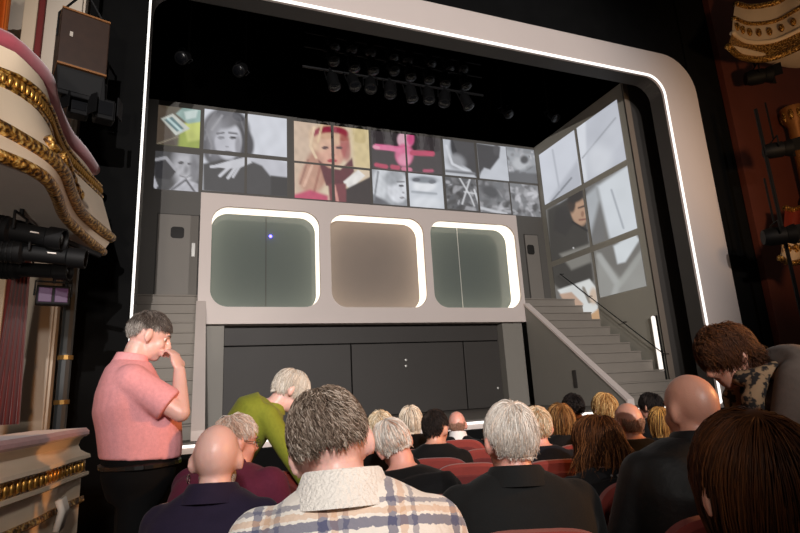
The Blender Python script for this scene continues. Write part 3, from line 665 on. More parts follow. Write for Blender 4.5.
# drape between the boxes
def drape(tl, tr, br, bl, name, m, label, folds=5, amp=.035):
    tl, tr, br, bl = map(Vector, (tl, tr, br, bl)); rings = []; n = 60; rows = 10
    for k in range(rows+1):
        v = k/rows; a = tl.lerp(bl, v); b = tr.lerp(br, v); R = []
        for s_ in (0, 1):
            for i in range(n+1):
                u = (i if s_ == 0 else n-i)/n; p = a.lerp(b, u); ph = u*folds*2*PI
                R.append(p+Vector((0, amp*math.sin(ph)*(1-.3*v)+(.012 if s_ else 0), 0)))
        rings.append(R)
    return tag(MB().loft(rings).build(name, m, smooth='auto'), label, 'curtain')
drape(atY(15, 262, 5.2), atY(31, 258, 5.2), atY(19, 424, 5.2), atY(-14, 426, 5.2), 'curtain', mat('crimson_velvet', (112, 22, 20), .8, noise=.3, nscale=8, sheen=.4), 'crimson velvet curtain hanging behind the lower theatre box')
# pilaster on the left wall
pil = thing('pilaster', (-1.5, 6.3, FZ(6)), 'ivory pilaster beside the black masking with a red painted edge', 'pilaster')
x0, x1 = atY(27, 30, 6.2).x, atY(40, 30, 6.2).x
for (a, b, m, nm, dy) in ((x0-.05, x1-.04, CREAM, 'shaft', .12), (x1-.038, x1+.02, mat('red_edge', (120, 36, 34), .7), 'red_edge', .10), (x1+.022, -1.38, WALLM, 'return', .06)):
    MB().bb((a, 6.3-dy, FZ(6)+.02), (b, 6.295, 9)).xf(Matrix.Translation((1.5, -6.3, -FZ(6)))).build(nm, m, pil, bevel=.01)
drape(atY(-25, -10, 5.6), atY(12, -10, 5.6), atY(4, 60, 5.6), atY(-28, 60, 5.6), 'curtain', mat('orange_silk', (206, 104, 30), .6, noise=.25, nscale=6), 'orange curtain inside the upper theatre box', 4)

# loudspeakers hung beside the masking
WOOD = mat('dark_walnut', (50, 31, 20), .55, noise=.35, nscale=14); TRIM = mat('walnut_edge', (140, 92, 50), .5, noise=.2, nscale=20)
_tl, _bl = atY(63, 5, 5.2), atY(59, 62, 5.2); _tr = atZ(111, 22, _tl.z)
ux = _tr-_tl; wx = ux.length; ux.normalize(); uz = Vector((0, 0, 1)); uy = uz.cross(ux); hz = _tl.z-_bl.z; cen = _tl+ux*(wx/2)-uz*(hz/2)
R3 = Matrix((ux, uy, uz)).transposed()
cen = cen+uy*.21
sp_ = thing('loudspeaker', cen, 'dark walnut loudspeaker cabinet hung beside the upper theatre box', 'loudspeaker')
MB().box((0, 0, 0), (wx, .4, hz*.94), R3).build('cabinet', WOOD, sp_, bevel=.01)
MB().box(uz*(hz*.485), (wx, .41, hz*.03), R3).build('edge_trim', TRIM, sp_); MB().box(uz*(-hz*.485), (wx, .41, hz*.03), R3).build('edge_trim', TRIM, sp_)
MB().box(ux*(-wx*.28)+uz*(hz*.05)-uy*.205, (.025, .012, .05), R3).build('badge', mat('pale_badge', (190, 180, 168), .5), sp_)
for s_ in (-1, 1): MB().tube([ux*(wx*.51*s_)+uz*.1, ux*(wx*.51*s_)+uz*(hz*.5)+Vector((0, 0, .05)), Vector((0, 0, hz*.5+.4))], .012, 6).build('hanger', DKMETAL, sp_)
MB().tube([(0, 0, hz*.5+.38), (0, 0, 9-cen.z)], .02, 8).build('drop_pipe', DKMETAL, sp_)
c2_ = cen+Vector((0, 0, -hz/2-.04)); s2 = thing('loudspeaker', c2_, 'black wedge loudspeaker slung under the walnut cabinet', 'loudspeaker')
MB().prism([R3 @ Vector(p) for p in ((-wx*.5, -.2, .03), (-wx*.5, .2, .03), (-wx*.42, .2, -.18), (-wx*.42, -.12, -.22))], ux*(wx*.98)).build('cabinet', DKMETAL, s2, bevel=.01)
MB().box(R3 @ Vector((0, -.165, -.09)), (wx*.86, .012, .19), R3 @ Matrix.Rotation(.32, 3, 'X')).build('grille', mat('black_grille', (14, 14, 15), .8, noise=.3, nscale=200), s2)
MB().tube([(0, 0, .0), (0, 0, .12)], .03, 8).build('bracket', DKMETAL, s2)

def theatre_spot(p0, p1, r, label, sticker=True, up=.35):
    p0, p1 = Vector(p0), Vector(p1); ax = (p1-p0); L = ax.length; ax.normalize()
    R = ax.to_track_quat('Z', 'Y').to_matrix(); t = thing('spotlight', p0, label, 'spotlight')
    MB().lathe((0, 0, 0), [(.001, 0), (r*.8, 0), (r*1.15, .04), (r*1.2, L*.35), (r*.85, L*.38), (r*.85, L*.8), (r*1.02, L*.82), (r*1.02, L), (r*.9, L), (r*.8, L*.93), (.001, L*.93)], 18, R).build('body', DKMETAL, t, smooth='auto')
    MB().lathe(R @ Vector((0, 0, L*.935)), [(.001, 0), (r*.79, 0), (r*.5, .015), (.001, .022)], 16, R).build('lens', LENS, t, smooth='auto')
    m = ax*(L*.45); side = ax.cross(Vector((0, 0, 1))).normalized()
    MB().tube([m+side*r*1.25, m+side*r*1.25+Vector((0, 0, r*1.6)), m-side*r*1.25+Vector((0, 0, r*1.6)), m-side*r*1.25], .009, 6).build('yoke', DKMETAL, t)
    MB().tube([m+Vector((0, 0, r*1.6)), m+Vector((0, 0, up))], .014, 6).build('hanging_bolt', DKMETAL, t)
    for k in range(5): MB().lathe(R @ Vector((0, 0, L*(.08+.05*k))), [(r*1.1, -.004), (r*1.28, -.004), (r*1.28, .004), (r*1.1, .004)], 16, R).build('cooling_fin', DKMETAL, t)
    if sticker: MB().box(m+ax*(L*.22)-side*r*.0+Vector((.0, -r*.9, 0)), (.05, .008, .02), R @ Matrix.Rotation(PI/2, 3, 'Y')).build('sticker', mat('white_sticker', (226, 220, 214), .5), t)
    return t
Dl = 3.5
theatre_spot(atD(-18, 226, Dl), atD(64, 240, Dl+.1), .075, 'black spotlight tucked right under the upper theatre box', up=.22)
theatre_spot(atD(-14, 248, Dl), atD(86, 259, Dl+.2), .068, 'black spotlight slung just below the topmost one by the curtain', up=.16)
theatre_spot(atD(-10, 268, Dl+.3), atD(70, 272, Dl+.35), .06, 'lowest black spotlight of the cluster above the crimson curtain', False, .2)
p0, p1 = atD(-20, 212, Dl+.15), atD(100, 262, Dl+.7)
bar = thing('lighting_bar', p0, 'black bar under the upper theatre box carrying spotlights', 'bar')
MB().tube([(0, 0, .05), p1-p0+Vector((0, 0, .05))], .022, 8).build('pipe', DKMETAL, bar)
MB().tube([(0.1, 0.02, .05), (.1, .02, .4)], .015, 6).build('hanger', DKMETAL, bar); MB().tube([(p1-p0)*.7, (p1-p0)*.7+Vector((-.1, 0, .35))], .015, 6).build('hanger', DKMETAL, bar)
# flat lamp with a purple glow
q = atD(53, 296, 4.1); fl_ = thing('wash_lamp', q, 'flat black wash lamp with a dim purple face below the spotlights', 'lamp', None, .25)
MB().box((0, 0, 0), (.22, .09, .15)).build('housing', DKMETAL, fl_, bevel=.012)
for k in (-1, 1): MB().box((.052*k, -.047, 0), (.085, .006, .11)).build('lens', mat('purple_gel', (60, 24, 66), .5, emit=.25), fl_, bevel=.01)
MB().tube([(-.12, 0, 0), (-.12, 0, .11), (.12, 0, .11), (.12, 0, 0)], .008, 6).build('yoke', DKMETAL, fl_)
MB().tube([(0, 0, .10), (.0, 0, .62)], .012, 6).build('hanging_bolt', DKMETAL, fl_)
MB().tube([(0.09, 0, .07), (.10, 0, .14), (.04, 0, .19), (-.05, 0, .16), (-.12, .03, .24)], .006, 6).build('cable', DKMETAL, fl_)
# dark upright pipe with brass clamps in front of the masking
bx = atY(66, 350, 5.9); bo = thing('boom_stand', (bx.x, 5.9, FZ(6)), 'dark upright boom pipe with brass clamps by the ivory wall', 'stand')
MB().tube([(0, 0, 0), (0, 0, 2.75)], .055, 10).build('pipe', mat('slate_metal', (58, 62, 64), .5), bo)
for pz in (1.05, 1.45, 1.86): MB().lathe((0, 0, pz), [(.05, -.02), (.066, -.02), (.066, .02), (.05, .02)], 12).build('brass_clamp', mat('brass', (170, 130, 70), .35, metal=.7), bo)
MB().lathe((0, 0, 0), [(.001, 0), (.16, 0), (.16, .03), (.001, .03)], 16).build('foot', DKMETAL, bo)
# small black box lamps below the wedge speaker
for (x, y, lab) in ((78, 107, 'black lamp with barn doors hung below the wedge speaker'), (104, 112, 'slim black lamp nearest the masking below the wedge speaker')):
    q = atY(x, y, 5.5); t = thing('stage_lamp', q, lab, 'stage lamp', None, .3)
    MB().box((0, 0, 0), (.18, .16, .22)).build('body', DKMETAL, t, bevel=.02)
    for s_ in (-1, 1): MB().box((s_*.12, -.12, 0), (.012, .12, .2), Matrix.Rotation(-.5*s_, 3, 'Z')).build('barn_door', DKMETAL, t)
    MB().box((0, -.085, 0), (.12, .01, .14)).build('lens', LENS, t)
    MB().tube([(0, 0, .1), (0, 0, .55)], .014, 6).build('hanging_pipe', DKMETAL, t)

# ------------------------------------------------------------------ right boxes
RD = curve_px([(728, 46), (742, 57), (768, 59), (800, 47), (830, 30)], 5.8, 30, 0)
RC = curve_px([(732, 33), (748, 42), (774, 41), (800, 30), (830, 14)], 6.2, 30, 0)
RB = curve_px([(733, 18), (750, 24), (776, 21), (800, 8), (830, -8)], 6.68, 30, 0)
RA = curve_px([(735, 4), (752, 7), (778, 2), (800, -12), (830, -28)], 7.1, 30, 0)
rb = thing('theatre_box', RD[10], 'gilded cream theatre box high beside the black masking opposite the plush railed one', 'theatre box')
Tb = Matrix.Translation(-RD[10])
def sheetr(curves, m, nm):
    rings = []
    for i in range(30):
        ring = [c[i] for c in curves]; rings.append(ring+[p+Vector((.05, .03, 0)) for p in reversed(ring)])
    MB().loft(rings).xf(Tb).build(nm, m, rb, smooth='auto')
sheetr([RA, RB], CREAM, 'upper_parapet'); sheetr([RB, RC], CREAM, 'front_panel'); sheetr([RC, RD], GOLD, 'frieze')
for cv, r in ((RA, .06), (RB, .045), (RC, .05), (RD, .06)): MB().tube(cv, r, 8).xf(Tb).build('moulding', GOLD if r != .05 else CREAM, rb, smooth=True)
rings = [[p, p+Vector((1.2, .1, .1)), p+Vector((1.2, .1, .14)), p+Vector((0, 0, .04))] for p in RD]
MB().loft(rings).xf(Tb).build('underside', CREAM, rb)
for i in range(2, 29, 3):
    MB().ell((RB[i]+RC[i])/2-Vector((.01, .02, 0)), (.05, .05, .09), nu=8, nv=6).xf(Tb).build('gilded_leaf', GOLD, rb, smooth=True)
RD2 = curve_px([(780, 258), (790, 263), (802, 261), (835, 250)], 1.78, 20, 0); RC2 = curve_px([(783, 238), (791, 241), (803, 238), (835, 226)], 2.24, 20, 0); RA2 = curve_px([(785, 208), (793, 210), (804, 206), (835, 192)], 2.86, 20, 0)
rb2 = thing('theatre_box', RD2[5], 'dim gilded theatre box low beside the black masking and red wall', 'theatre box'); T2 = Matrix.Translation(-RD2[5])
for cs, m, nm in (([RA2, RC2], mat('crimson_panel', (120, 40, 28), .7), 'parapet'), ([RC2, RD2], CREAM, 'front_panel')):
    MB().loft([[c[i] for c in cs]+[c[i]+Vector((.06, .03, 0)) for c in reversed(cs)] for i in range(20)]).xf(T2).build(nm, m, rb2, smooth='auto')
for cv in (RA2, RC2, RD2): MB().tube(cv, .05, 8).xf(T2).build('moulding', GOLD, rb2, smooth=True)
for i in range(2, 19, 3): MB().ell((RC2[i]*.6+RD2[i]*.4)-Vector((.02, .02, 0)), (.06, .05, .08), nu=8, nv=6).xf(T2).build('gilded_leaf', GOLD, rb2, smooth=True)
# gilded column between the right boxes
q = atY(795, 130, 6.5); cl = thing('column', (q.x, 6.47, EYE.z+2.95), 'gilded half column between the two boxes on the red wall', 'column')
MB().lathe((0, 0, 0), [(.001, 0), (.22, 0), (.22, .3), (.15, .4), (.14, 1.9), (.2, 2.0), (.22, 2.3), (.001, 2.3)], 18).build('shaft', mat('dull_gilding', (150, 100, 50), .5, metal=.4, noise=.3, nscale=30), cl, smooth='auto')
for k in range(9):
    a = k/9*2*PI; MB().ell((.19*math.cos(a), .19*math.sin(a), 2.12), (.05, .05, .13), nu=8, nv=6).build('capital_leaf', GOLD, cl, smooth=True)
def right_lamp(px, py, Y, lab, sc=1.):
    q = atY(px, py, Y); t = thing('spotlight', q, lab, 'spotlight', None, .9); t.scale = (sc,)*3
    MB().lathe((0, 0, 0), [(.001, -.2), (.12, -.2), (.15, -.1), (.15, .1), (.13, .12), (.17, .24), (.15, .24), (.11, .18), (.001, .18)], 16, Matrix.Rotation(PI/2, 3, 'X')).build('body', DKMETAL, t, smooth='auto')
    MB().tube([(-.18, 0, 0), (-.18, 0, .22), (.18, 0, .22), (.18, 0, 0)], .014, 6).build('yoke', DKMETAL, t)
    MB().lathe((0, 0, 0), [(.001, .181), (.108, .181), (.06, .2), (.001, .205)], 16, Matrix.Rotation(PI/2, 3, 'X')).build('lens', LENS, t, smooth='auto')
    MB().tube([(0, 0, .22), (.0, 0, 1.0)], .016, 6).build('hanging_bolt', DKMETAL, t)
    for k in (-1, 1): MB().box((.16*k, -.3, 0), (.012, .14, .24), Matrix.Rotation(.4*k, 3, 'Z')).build('barn_door', DKMETAL, t)
right_lamp(757, 77, 6.2, 'black spotlight hung under the high gilded box')
right_lamp(776, 150, 5.6, 'black spotlight on the pipe beside the gilded column, upper one', .9)
right_lamp(777, 236, 5.6, 'black spotlight on the pipe beside the low gilded box', 1.0)
q = atY(779, 200, 5.65); tag(MB().tube([(q.x, 5.7, FZ(6)), (q.x, 5.7, 5.75)], .03, 8).build('lamp_boom', DKMETAL), 'black upright pipe carrying spotlights in front of the red wall', 'pole')
# ------------------------------------------------------------------ theatre seats
VELVET = mat('red_seat_velvet', (128, 44, 36), .8, noise=.18, nscale=30, sheen=.15)
VELVET2 = mat('deep_red_velvet', (96, 28, 26), .85, noise=.2, nscale=30, sheen=.1)
def make_seat():
    t = thing('theatre_chair', (0, 0, 0), 'x', 'chair', 'red velvet theatre chairs in curved rows')
    def outline(wd, z0, z1, n=28):
        P = [(wd/2*.92, z0)]
        for i in range(n+1):
            a = PI*i/n; cx = math.copysign(abs(math.cos(a))**.55, math.cos(a)); sz = abs(math.sin(a))**.75
            P.append((wd/2*cx, z1-.20+.20*sz))
        P.append((-wd/2*.92, z0)); return P
    def bend(x, y, z):   # back curved in plan, leaning backwards
        return Vector((x, y-.17-(z-.42)*.16+.55*x*x, z))
    def slab(wd, z0, z1, y0, y1, taper=.014):
        O = outline(wd, z0, z1); I = outline(wd-2*taper, z0+taper, z1-taper)
        return [[bend(x, y0, z) for x, z in I], [bend(x, y0+taper, z) for x, z in O], [bend(x, y1-taper, z) for x, z in O], [bend(x, y1, z) for x, z in I]]
    MB().loft(slab(.45, .30, .93, -.075, -.012)).build('back_shell', VELVET, t, smooth='auto')
    MB().loft(slab(.375, .36, .875, -.088, -.070, .008)).build('back_panel', VELVET2, t, smooth='auto')
    MB().loft(slab(.41, .40, .90, -.012, .03, .02)).build('back_cushion', VELVET, t, smooth='auto')
    MB().box((0, .06, .345), (.40, .42, .10)).build('seat_cushion', VELVET, t, bevel=.03)
    for s_ in (-1, 1):
        MB().box((s_*.222, .04, .585), (.05, .34, .035)).build('armrest', mat('seat_wood', (84, 40, 24), .4, noise=.2), t, bevel=.012)
        MB().box((s_*.222, .02, .285), (.03, .22, .55)).build('leg', DKMETAL, t, bevel=.008)
    return t
seat0 = make_seat(); seat_used = [False]
def seat(x, y, th, label, dz=0.):
    o = seat0 if not seat_used[0] else clone(seat0); seat_used[0] = True
    o.location = (x, y, FZ(y)+dz); o.rotation_euler = (0, 0, -th); o['label'] = label; return o

# ------------------------------------------------------------------ people
def skinmat(name, rgb): return mat(name, rgb, .42, noise=.08, nscale=14, sss=.15, bump=.08, bscale=220)
SK_PALE = skinmat('pale_skin', (226, 180, 168)); SK_PINK = skinmat('ruddy_skin', (216, 156, 140)); SK_WARM = skinmat('warm_skin', (206, 150, 128))
HAIRM = vcol_mat('hair_fibre', .55, spec=.15)
EYEW = mat('eye_white', (226, 220, 214), .25); IRIS = mat('eye_iris', (50, 40, 34), .2)

def hair_mesh(name, Mh, style, cols, n, seed, L=.05, vol=.02, curl=0., bald=None, front=.45, nape=-.85, rad=.0016, crown=(0, -.35, .93), grav=0., K=6, fwd=0., part=0., jit=.25, tight=.05, under=.7, region=None, cap=True, sidecol=None):
    """strands rooted on the scalp ellipsoid, marched along the surface away from the crown"""
    r = np.random.default_rng(seed)
    c = np.array((0, -.014, .024)); rd = np.array((.0795, .101, .100))
    if region == 'jaw': c = np.array((0, .030, -.047)); rd = np.array((.059, .066, .073))
    N = r.normal(size=(n*6, 3)); N /= np.linalg.norm(N, axis=1)[:, None]
    def mask(N, sl=0.):
        if region == 'jaw': return (N[:, 2] < .25+.3*N[:, 1]) & (N[:, 1] > -.55) & ~((N[:, 1] > .6) & (N[:, 2] > -.35))
        y = N[:, 1]; lim = np.where(y > 0, -.05+(front+.05)*np.clip(y*1.25, 0, 1), -.05+(nape+.05)*np.clip(-y*1.15, 0, 1))
        m = N[:, 2] > lim-sl+.10*np.sin(9*N[:, 0]+2)*np.cos(7*y)+(.09*np.sin(53*N[:, 0]+31*N[:, 1]+47*N[:, 2]) if style == 'short' else 0)
        m &= ~((np.abs(N[:, 0]) > .72) & (N[:, 2] < .10) & (y > -.42))
        if bald is not None: m &= ~((N[:, 2]+.12*np.sin(7*N[:, 0]+3*y)*.4 > bald) )
        return m
    N = N[mask(N)][:n]; n = len(N)
    cr = np.array(crown); cr = cr/np.linalg.norm(cr)
    p = c+N*rd*1.005; P = [p.copy()]; Ls = L*r.uniform(.7, 1.15, n)*(np.interp(N[:, 2], [-.6, .45], [.3, 1]) if style == 'short' else 1); ph = r.uniform(0, 6.28, n); jv = r.normal(size=(n, 3))*jit
    clump = r.normal(size=(24, 3)); clump /= np.linalg.norm(clump, axis=1)[:, None]
    cid = np.argmax(N@clump.T, 1); jv += r.normal(size=(24, 3))[cid]*jit*.9
    for k in range(1, K+1):
        s = k/K; q = (p-c)/rd; nn = q/np.linalg.norm(q, axis=1)[:, None]
        dt = (nn@cr)[:, None]; fl = nn*dt-cr; fl /= np.linalg.norm(fl, axis=1)[:, None]+1e-6
        if part: fl += np.stack([np.sign(nn[:, 0]+1e-3)*part*np.clip(nn[:, 2], 0, 1), 0*ph, 0*ph], 1)
        fl += np.array((0, fwd, 0))*np.clip(nn[:, 2:3], 0, 1)
        fl += np.array((0, 0, -1))*grav*(.3+s)
        fl += jv*(.4+.6*s)
        if curl:
            a = ph+s*9; e1 = np.cross(fl, nn); e1 /= np.linalg.norm(e1, axis=1)[:, None]+1e-6
            fl = fl+(e1*np.cos(a)[:, None]+nn*np.sin(a)[:, None])*curl
        fl /= np.linalg.norm(fl, axis=1)[:, None]+1e-6
        p = p+fl*(Ls/K)[:, None]
        q = (p-c)/rd; rr = np.linalg.norm(q, axis=1)[:, None]; want = 1.01+vol*10*(.35+.65*np.sin(min(s*2, 1)*PI/2))*(.55+.45*np.sin(ph*3))[:, None]
        low = q[:, 2:3] < -.5
        tgt = np.where(low, np.minimum(want, 1.0+.2*rr), want)
        p = np.where(rr < tgt, c+q*rd*tgt/np.maximum(rr, .3), p)
        if tight is not None:
            q = (p-c)/rd; rr = np.linalg.norm(q, axis=1)[:, None]; mxr = want+tight
            p = np.where((rr > mxr) & (q[:, 2:3] > -.45), c+q*rd*mxr/rr, p)
        # keep long strands outside the neck
        d = np.hypot(p[:, 0], p[:, 1]+.035); bad = (p[:, 2] < -.05) & (d < .066)
        p[bad, 0] *= (.068/np.maximum(d[bad], 1e-3)); p[bad, 1] = -.035+(p[bad, 1]+.035)*(.068/np.maximum(d[bad], 1e-3))
        P.append(p.copy())
    P = np.stack(P, 1)                      # n, K+1, 3
    T = np.gradient(P, axis=1); T /= np.linalg.norm(T, axis=2)[:, :, None]+1e-9
    up = (P-c)/np.linalg.norm(P-c, axis=2)[:, :, None]; S = np.cross(T, up); S /= np.linalg.norm(S, axis=2)[:, :, None]+1e-6; U = np.cross(S, T)
    rr = rad*np.interp(np.arange(K+1)/K, [0, .5, 1], [1, 1, .3])[None, :, None]
    ang = [PI/2, PI*7/6, PI*11/6]
    V = np.stack([P+S*rr*math.cos(a)*1.6+U*rr*math.sin(a) for a in ang], 2).reshape(-1, 3)
    base = (np.arange(n)[:, None]*(K+1)+np.arange(K)[None]).ravel()*3; Q = []
    for i in range(3):
        j = (i+1) % 3; Q.append(np.stack([base+i, base+j, base+3+j, base+3+i], 1))
    Q = np.concatenate(Q)
    pal = np.array([lin(x) for x in cols]); ci = (cid+r.integers(0, 2, n)) % len(pal); ci = np.where(r.random(n) < .45, r.integers(0, len(pal), n), ci)
    if sidecol is not None: ci_side = np.array([lin(x) for x in sidecol])[r.integers(0, len(sidecol), n)]; pc = np.where((N[:, 2:3] < .22+.1*np.sin(9*N[:, 1:2])), ci_side, pal[ci])
    else: pc = pal[ci]
    C = np.repeat(pc*r.uniform(.75, 1.2, (n, 1)), (K+1)*3, 0)
    # undercoat: scalp patch
    nu, nv = 40, 24; G = []
    for b in range(nv+1):
        a = -PI/2+PI*b/nv
        for i in range(nu): G.append((math.cos(a)*math.cos(2*PI*i/nu), math.cos(a)*math.sin(2*PI*i/nu), math.sin(a)))
    G = np.array(G); mk_ = mask(G, -.14 if style == 'short' else -.04); F = []
    for b in range(nv):
        for i in range(nu):
            q = (b*nu+i, b*nu+(i+1) % nu, (b+1)*nu+(i+1) % nu, (b+1)*nu+i)
            if all(mk_[k] for k in q): F.append(q)
    if F and cap:
        Gv = c+G*rd*1.022; Q = np.concatenate([Q, np.array(F)+len(V)]); V = np.concatenate([V, Gv]); C = np.concatenate([C, np.repeat(pal.mean(0)[None]*under, len(G), 0)])
    M3 = np.array(Mh)[:3, :3]; t3 = np.array(Mh)[:3, 3]
    return mk(name, V@M3.T+t3, Q, np.clip(C, 0, 1))

def head_parts(mb, Mh, s=1., jaw=1.):
    def X(p): return Mh @ Vector(p)
    R = Mh.to_3x3()
    def ell(c, r, rot=None): mb.ell(X(c), r, R @ rot if rot else R, 20, 14)
    ell((0, -.014, .024), (.0775, .098, .097)); ell((0, .028, -.045), (.058*jaw, .064, .072)); ell((0, .058, -.088), (.030, .028, .026))
    ell((0, .075, .028), (.045, .018, .018)); ell((.032, .055, -.03), (.028, .028, .028)); ell((-.032, .055, -.03), (.028, .028, .028))
    mb.caps(X((0, .088, .012)), X((0, .108, -.024)), .010, .014, 10); ell((.013, .094, -.027), (.010, .012, .009)); ell((-.013, .094, -.027), (.010, .012, .009))
    mb.caps(X((-.018, .084, -.056)), X((.018, .084, -.056)), .009, .009, 8); mb.caps(X((-.014, .083, -.068)), X((.014, .083, -.068)), .009, .009, 8)
    for sx in (-1, 1):
        rot = Matrix.Rotation(sx*.35, 3, 'Z'); ell((sx*.083, -.012, -.008), (.011, .021, .033), rot); ell((sx*.080, -.008, -.034), (.009, .011, .012), rot)

FING = [(-.030, .088, .0085), (-.010, .098, .009), (.011, .092, .009), (.030, .072, .008)]
def hand(mb, wrist, dirv, palm_n, side, curl=.5):
    """palm, four unequal bent fingers and a thumb from the side of the palm"""
    d = Vector(dirv).normalized(); nrm = Vector(palm_n); nrm = (nrm-d*nrm.dot(d)).normalized(); sd = d.cross(nrm)*side; w = Vector(wrist)
    Rm = Matrix((sd, d, nrm)).transposed()
    mb.ell(w+d*.05, (.042, .055, .018), Rm, 14, 10)
    for o, L, r in FING:
        p = w+d*.092+sd*o*1.0; dirc = d.copy(); a = curl
        for k, f in enumerate((.45, .32, .23)):
            rot = Matrix.Rotation(-a*(1 if k else .7)*side, 3, sd*side) if False else None
            dd = (d*math.cos(a*(k+.6))+nrm*math.sin(a*(k+.6))).normalized(); q = p+dd*(L*f); mb.caps(p, q, r*(1-.08*k), r*(1-.08*(k+1)), 8, 3); p = q
    p = w+d*.03-sd*.036; q = p+(d*.6-sd*.7+nrm*.3).normalized()*.045; mb.caps(p, q, .012, .010, 8, 3); mb.caps(q, q+(d*.9-sd*.1+nrm*.4).normalized()*.032, .010, .008, 8, 3)

def loft_torso(mb, spine, inf=0., n=24, t0=0., t1=1.):
    """spine: list of (centre, half width, half depth, lateral axis)"""
    rings = []
    for k, (c, a, b, lat) in enumerate(spine):
        t = (Vector(spine[min(k+1, len(spine)-1)][0])-Vector(spine[max(k-1, 0)][0])).normalized()
        lat = Vector(lat); lat = (lat-t*lat.dot(t)).normalized(); fw = t.cross(lat)*-1
        rings.append([Vector(c)+lat*((a+inf)*math.copysign(abs(math.cos(x))**.85, math.cos(x)))+fw*((b+inf)*math.copysign(abs(math.sin(x))**.85, math.sin(x))) for x in (2*PI*i/n for i in range(n))])
    return mb.loft(rings)

def person(x, y, z0, th, label, J, skin, hair, top, bottom=None, sleeve='long', voxel=.011, bulk=1., belly=0., shoes=True, group=None, collar=None, vh=None):
    """J: joints in the figure's own frame (x right, y ahead, z up)"""
    t = thing('person', (x, y, z0), label, 'person', group, -th)
    H = Vector(J['head']); hy, hp, hr = J.get('hrot', (0, 0, 0))
    Mh = Matrix.Translation(H) @ Euler((-hp, hr, -hy), 'YXZ').to_matrix().to_4x4() if False else Matrix.Translation(H) @ (Matrix.Rotation(-hy, 4, 'Z') @ Matrix.Rotation(-hp, 4, 'X') @ Matrix.Rotation(hr, 4, 'Y'))
    pel, nb = Vector(J['pelvis']), Vector(J['neck']); wa = Vector(J.get('waist', pel.lerp(nb, .33))); ch = Vector(J.get('chest', pel.lerp(nb, .68)))
    shl, shr = Vector(J['shl']), Vector(J['shr']); latc = (shr-shl).normalized(); latp = Vector(J.get('latp', (1, 0, 0)))
    k = bulk
    sh_mid = (shl+shr)/2
    spine = [(pel-(wa-pel).normalized()*.10, .145*k, .105*k, latp), (pel, .175*k, .125*k+belly*.4, latp), (pel.lerp(wa, .6), .168*k, .118*k+belly*.9, latp), (wa.lerp(ch, .35), .170*k, .120*k+belly, latc), (ch, .188*k, .125*k+belly*.5, latc),
             (ch.lerp(sh_mid, .6), .192*k, .115*k+belly*.2, latc), (sh_mid.lerp(nb, .25), .185*k, .100*k, latc), (sh_mid.lerp(nb, .60), .140*k, .088*k, latc), (sh_mid.lerp(nb, .85), .100*k, .075, latc), (nb, .074, .066, latc)]
    body = MB(); loft_torso(body, spine)
    hb = Mh @ Vector((0, -.03, -.075)); body.caps(nb-Vector((0, 0, .02)), hb, .058, .055); body.caps(nb, Mh @ Vector((0, .005, -.08)), .05, .05)
    head_parts(body, Mh)
    tp = MB(); loft_torso(tp, spine[1:] if sleeve != 'tunic' else spine, .016)
    if J.get('hem'): tp = MB(); loft_torso(tp, [(pel.lerp(wa, J['hem']), .172*k, .122*k+belly*.75, latp)]+spine[2:], .020)
    for sd, S, E, Wr in ((-1, shl, J['ell'], J['wrl']), (1, shr, J['elr'], J['wrr'])):
        E, Wr = Vector(E), Vector(Wr)
        body.caps(S, E, .050*k, .042*k); body.caps(E, Wr, .042*k, .029)
        hd = J.get('hl' if sd < 0 else 'hr_', None)
        d, nn, cu = hd if hd else ((Wr-E), Vector((0, 0, -1)) if abs((Wr-E).normalized().z) < .8 else Vector((-sd, .2, 0)), .45)
        hand(body, Wr, d, nn, sd, cu)
        if sleeve == 'short':
            m = S.lerp(E, .78); tp.caps(S, S, .072*k, .072*k); tp.tube([S-(E-S)*.05, S.lerp(E, .4), m], [.074*k, .072*k, .076*k], 16)
        else:
            tp.caps(S, E, .070*k, .056*k); tp.caps(E, E.lerp(Wr, .93), .056*k, .042)
    bt = MB(); loft_torso(bt, [(c, a, b, l) for c, a, b, l in spine[:3]], .011)
    hips = J.get('hips', (pel+latp*-.085*k, pel+latp*.085*k))
    for sd, hp_, kn, an in ((-1, hips[0], J['knl'], J['anl']), (1, hips[1], J['knr'], J['anr'])):
        hp_, kn, an = Vector(hp_), Vector(kn), Vector(an)
        body.caps(hp_, kn, .072*k, .050); body.caps(kn, an, .050, .036); body.caps(an, an+Vector((0, .13, -.04)), .036, .028)
        bt.caps(hp_, kn, .086*k, .066); bt.caps(kn, an, .066, .056)
    link('body', remesh(body, vh or voxel, 3, .4), skin, t)
    if J.get('top_on', True): link('top', remesh(tp, voxel, 5, .5), top, t)
    link('trousers', remesh(bt, max(voxel, .014), 4, .5), bottom or mat('black_trousers', (11, 11, 12), .9, spec=.15, noise=.2, nscale=20), t)
    if shoes:
        for an in (J['anl'], J['anr']):
            an = Vector(an); MB().ell(an+Vector((0, .06, -.045)), (.048, .14, .045)).build('shoe', mat('black_shoe', (20, 18, 18), .4), t, smooth=True)
    if hair: link('hair', hair_mesh('hair', Mh, **hair), HAIRM, t, smooth=True)
    for sx in (-1, 1):
        e = MB().ell(Mh @ Vector((sx*.031, .066, .004)), (.0115, .0115, .0115), Mh.to_3x3(), 12, 8).build('eye', EYEW, t, smooth=True)
        MB().ell(Mh @ Vector((sx*.031, .0755, .002)), (.006, .004, .006), Mh.to_3x3(), 10, 6).build('iris', IRIS, e, smooth=True)
        bm_ = MB().tube([Mh @ Vector((sx*a, b, c)) for a, b, c in ((.014, .092, .022), (.030, .089, .029), (.048, .074, .024))], [.003, .0045, .002], 6)
        bm_.build('eyebrow', mat('eyebrow', (96, 84, 74), .8), t, smooth=True)
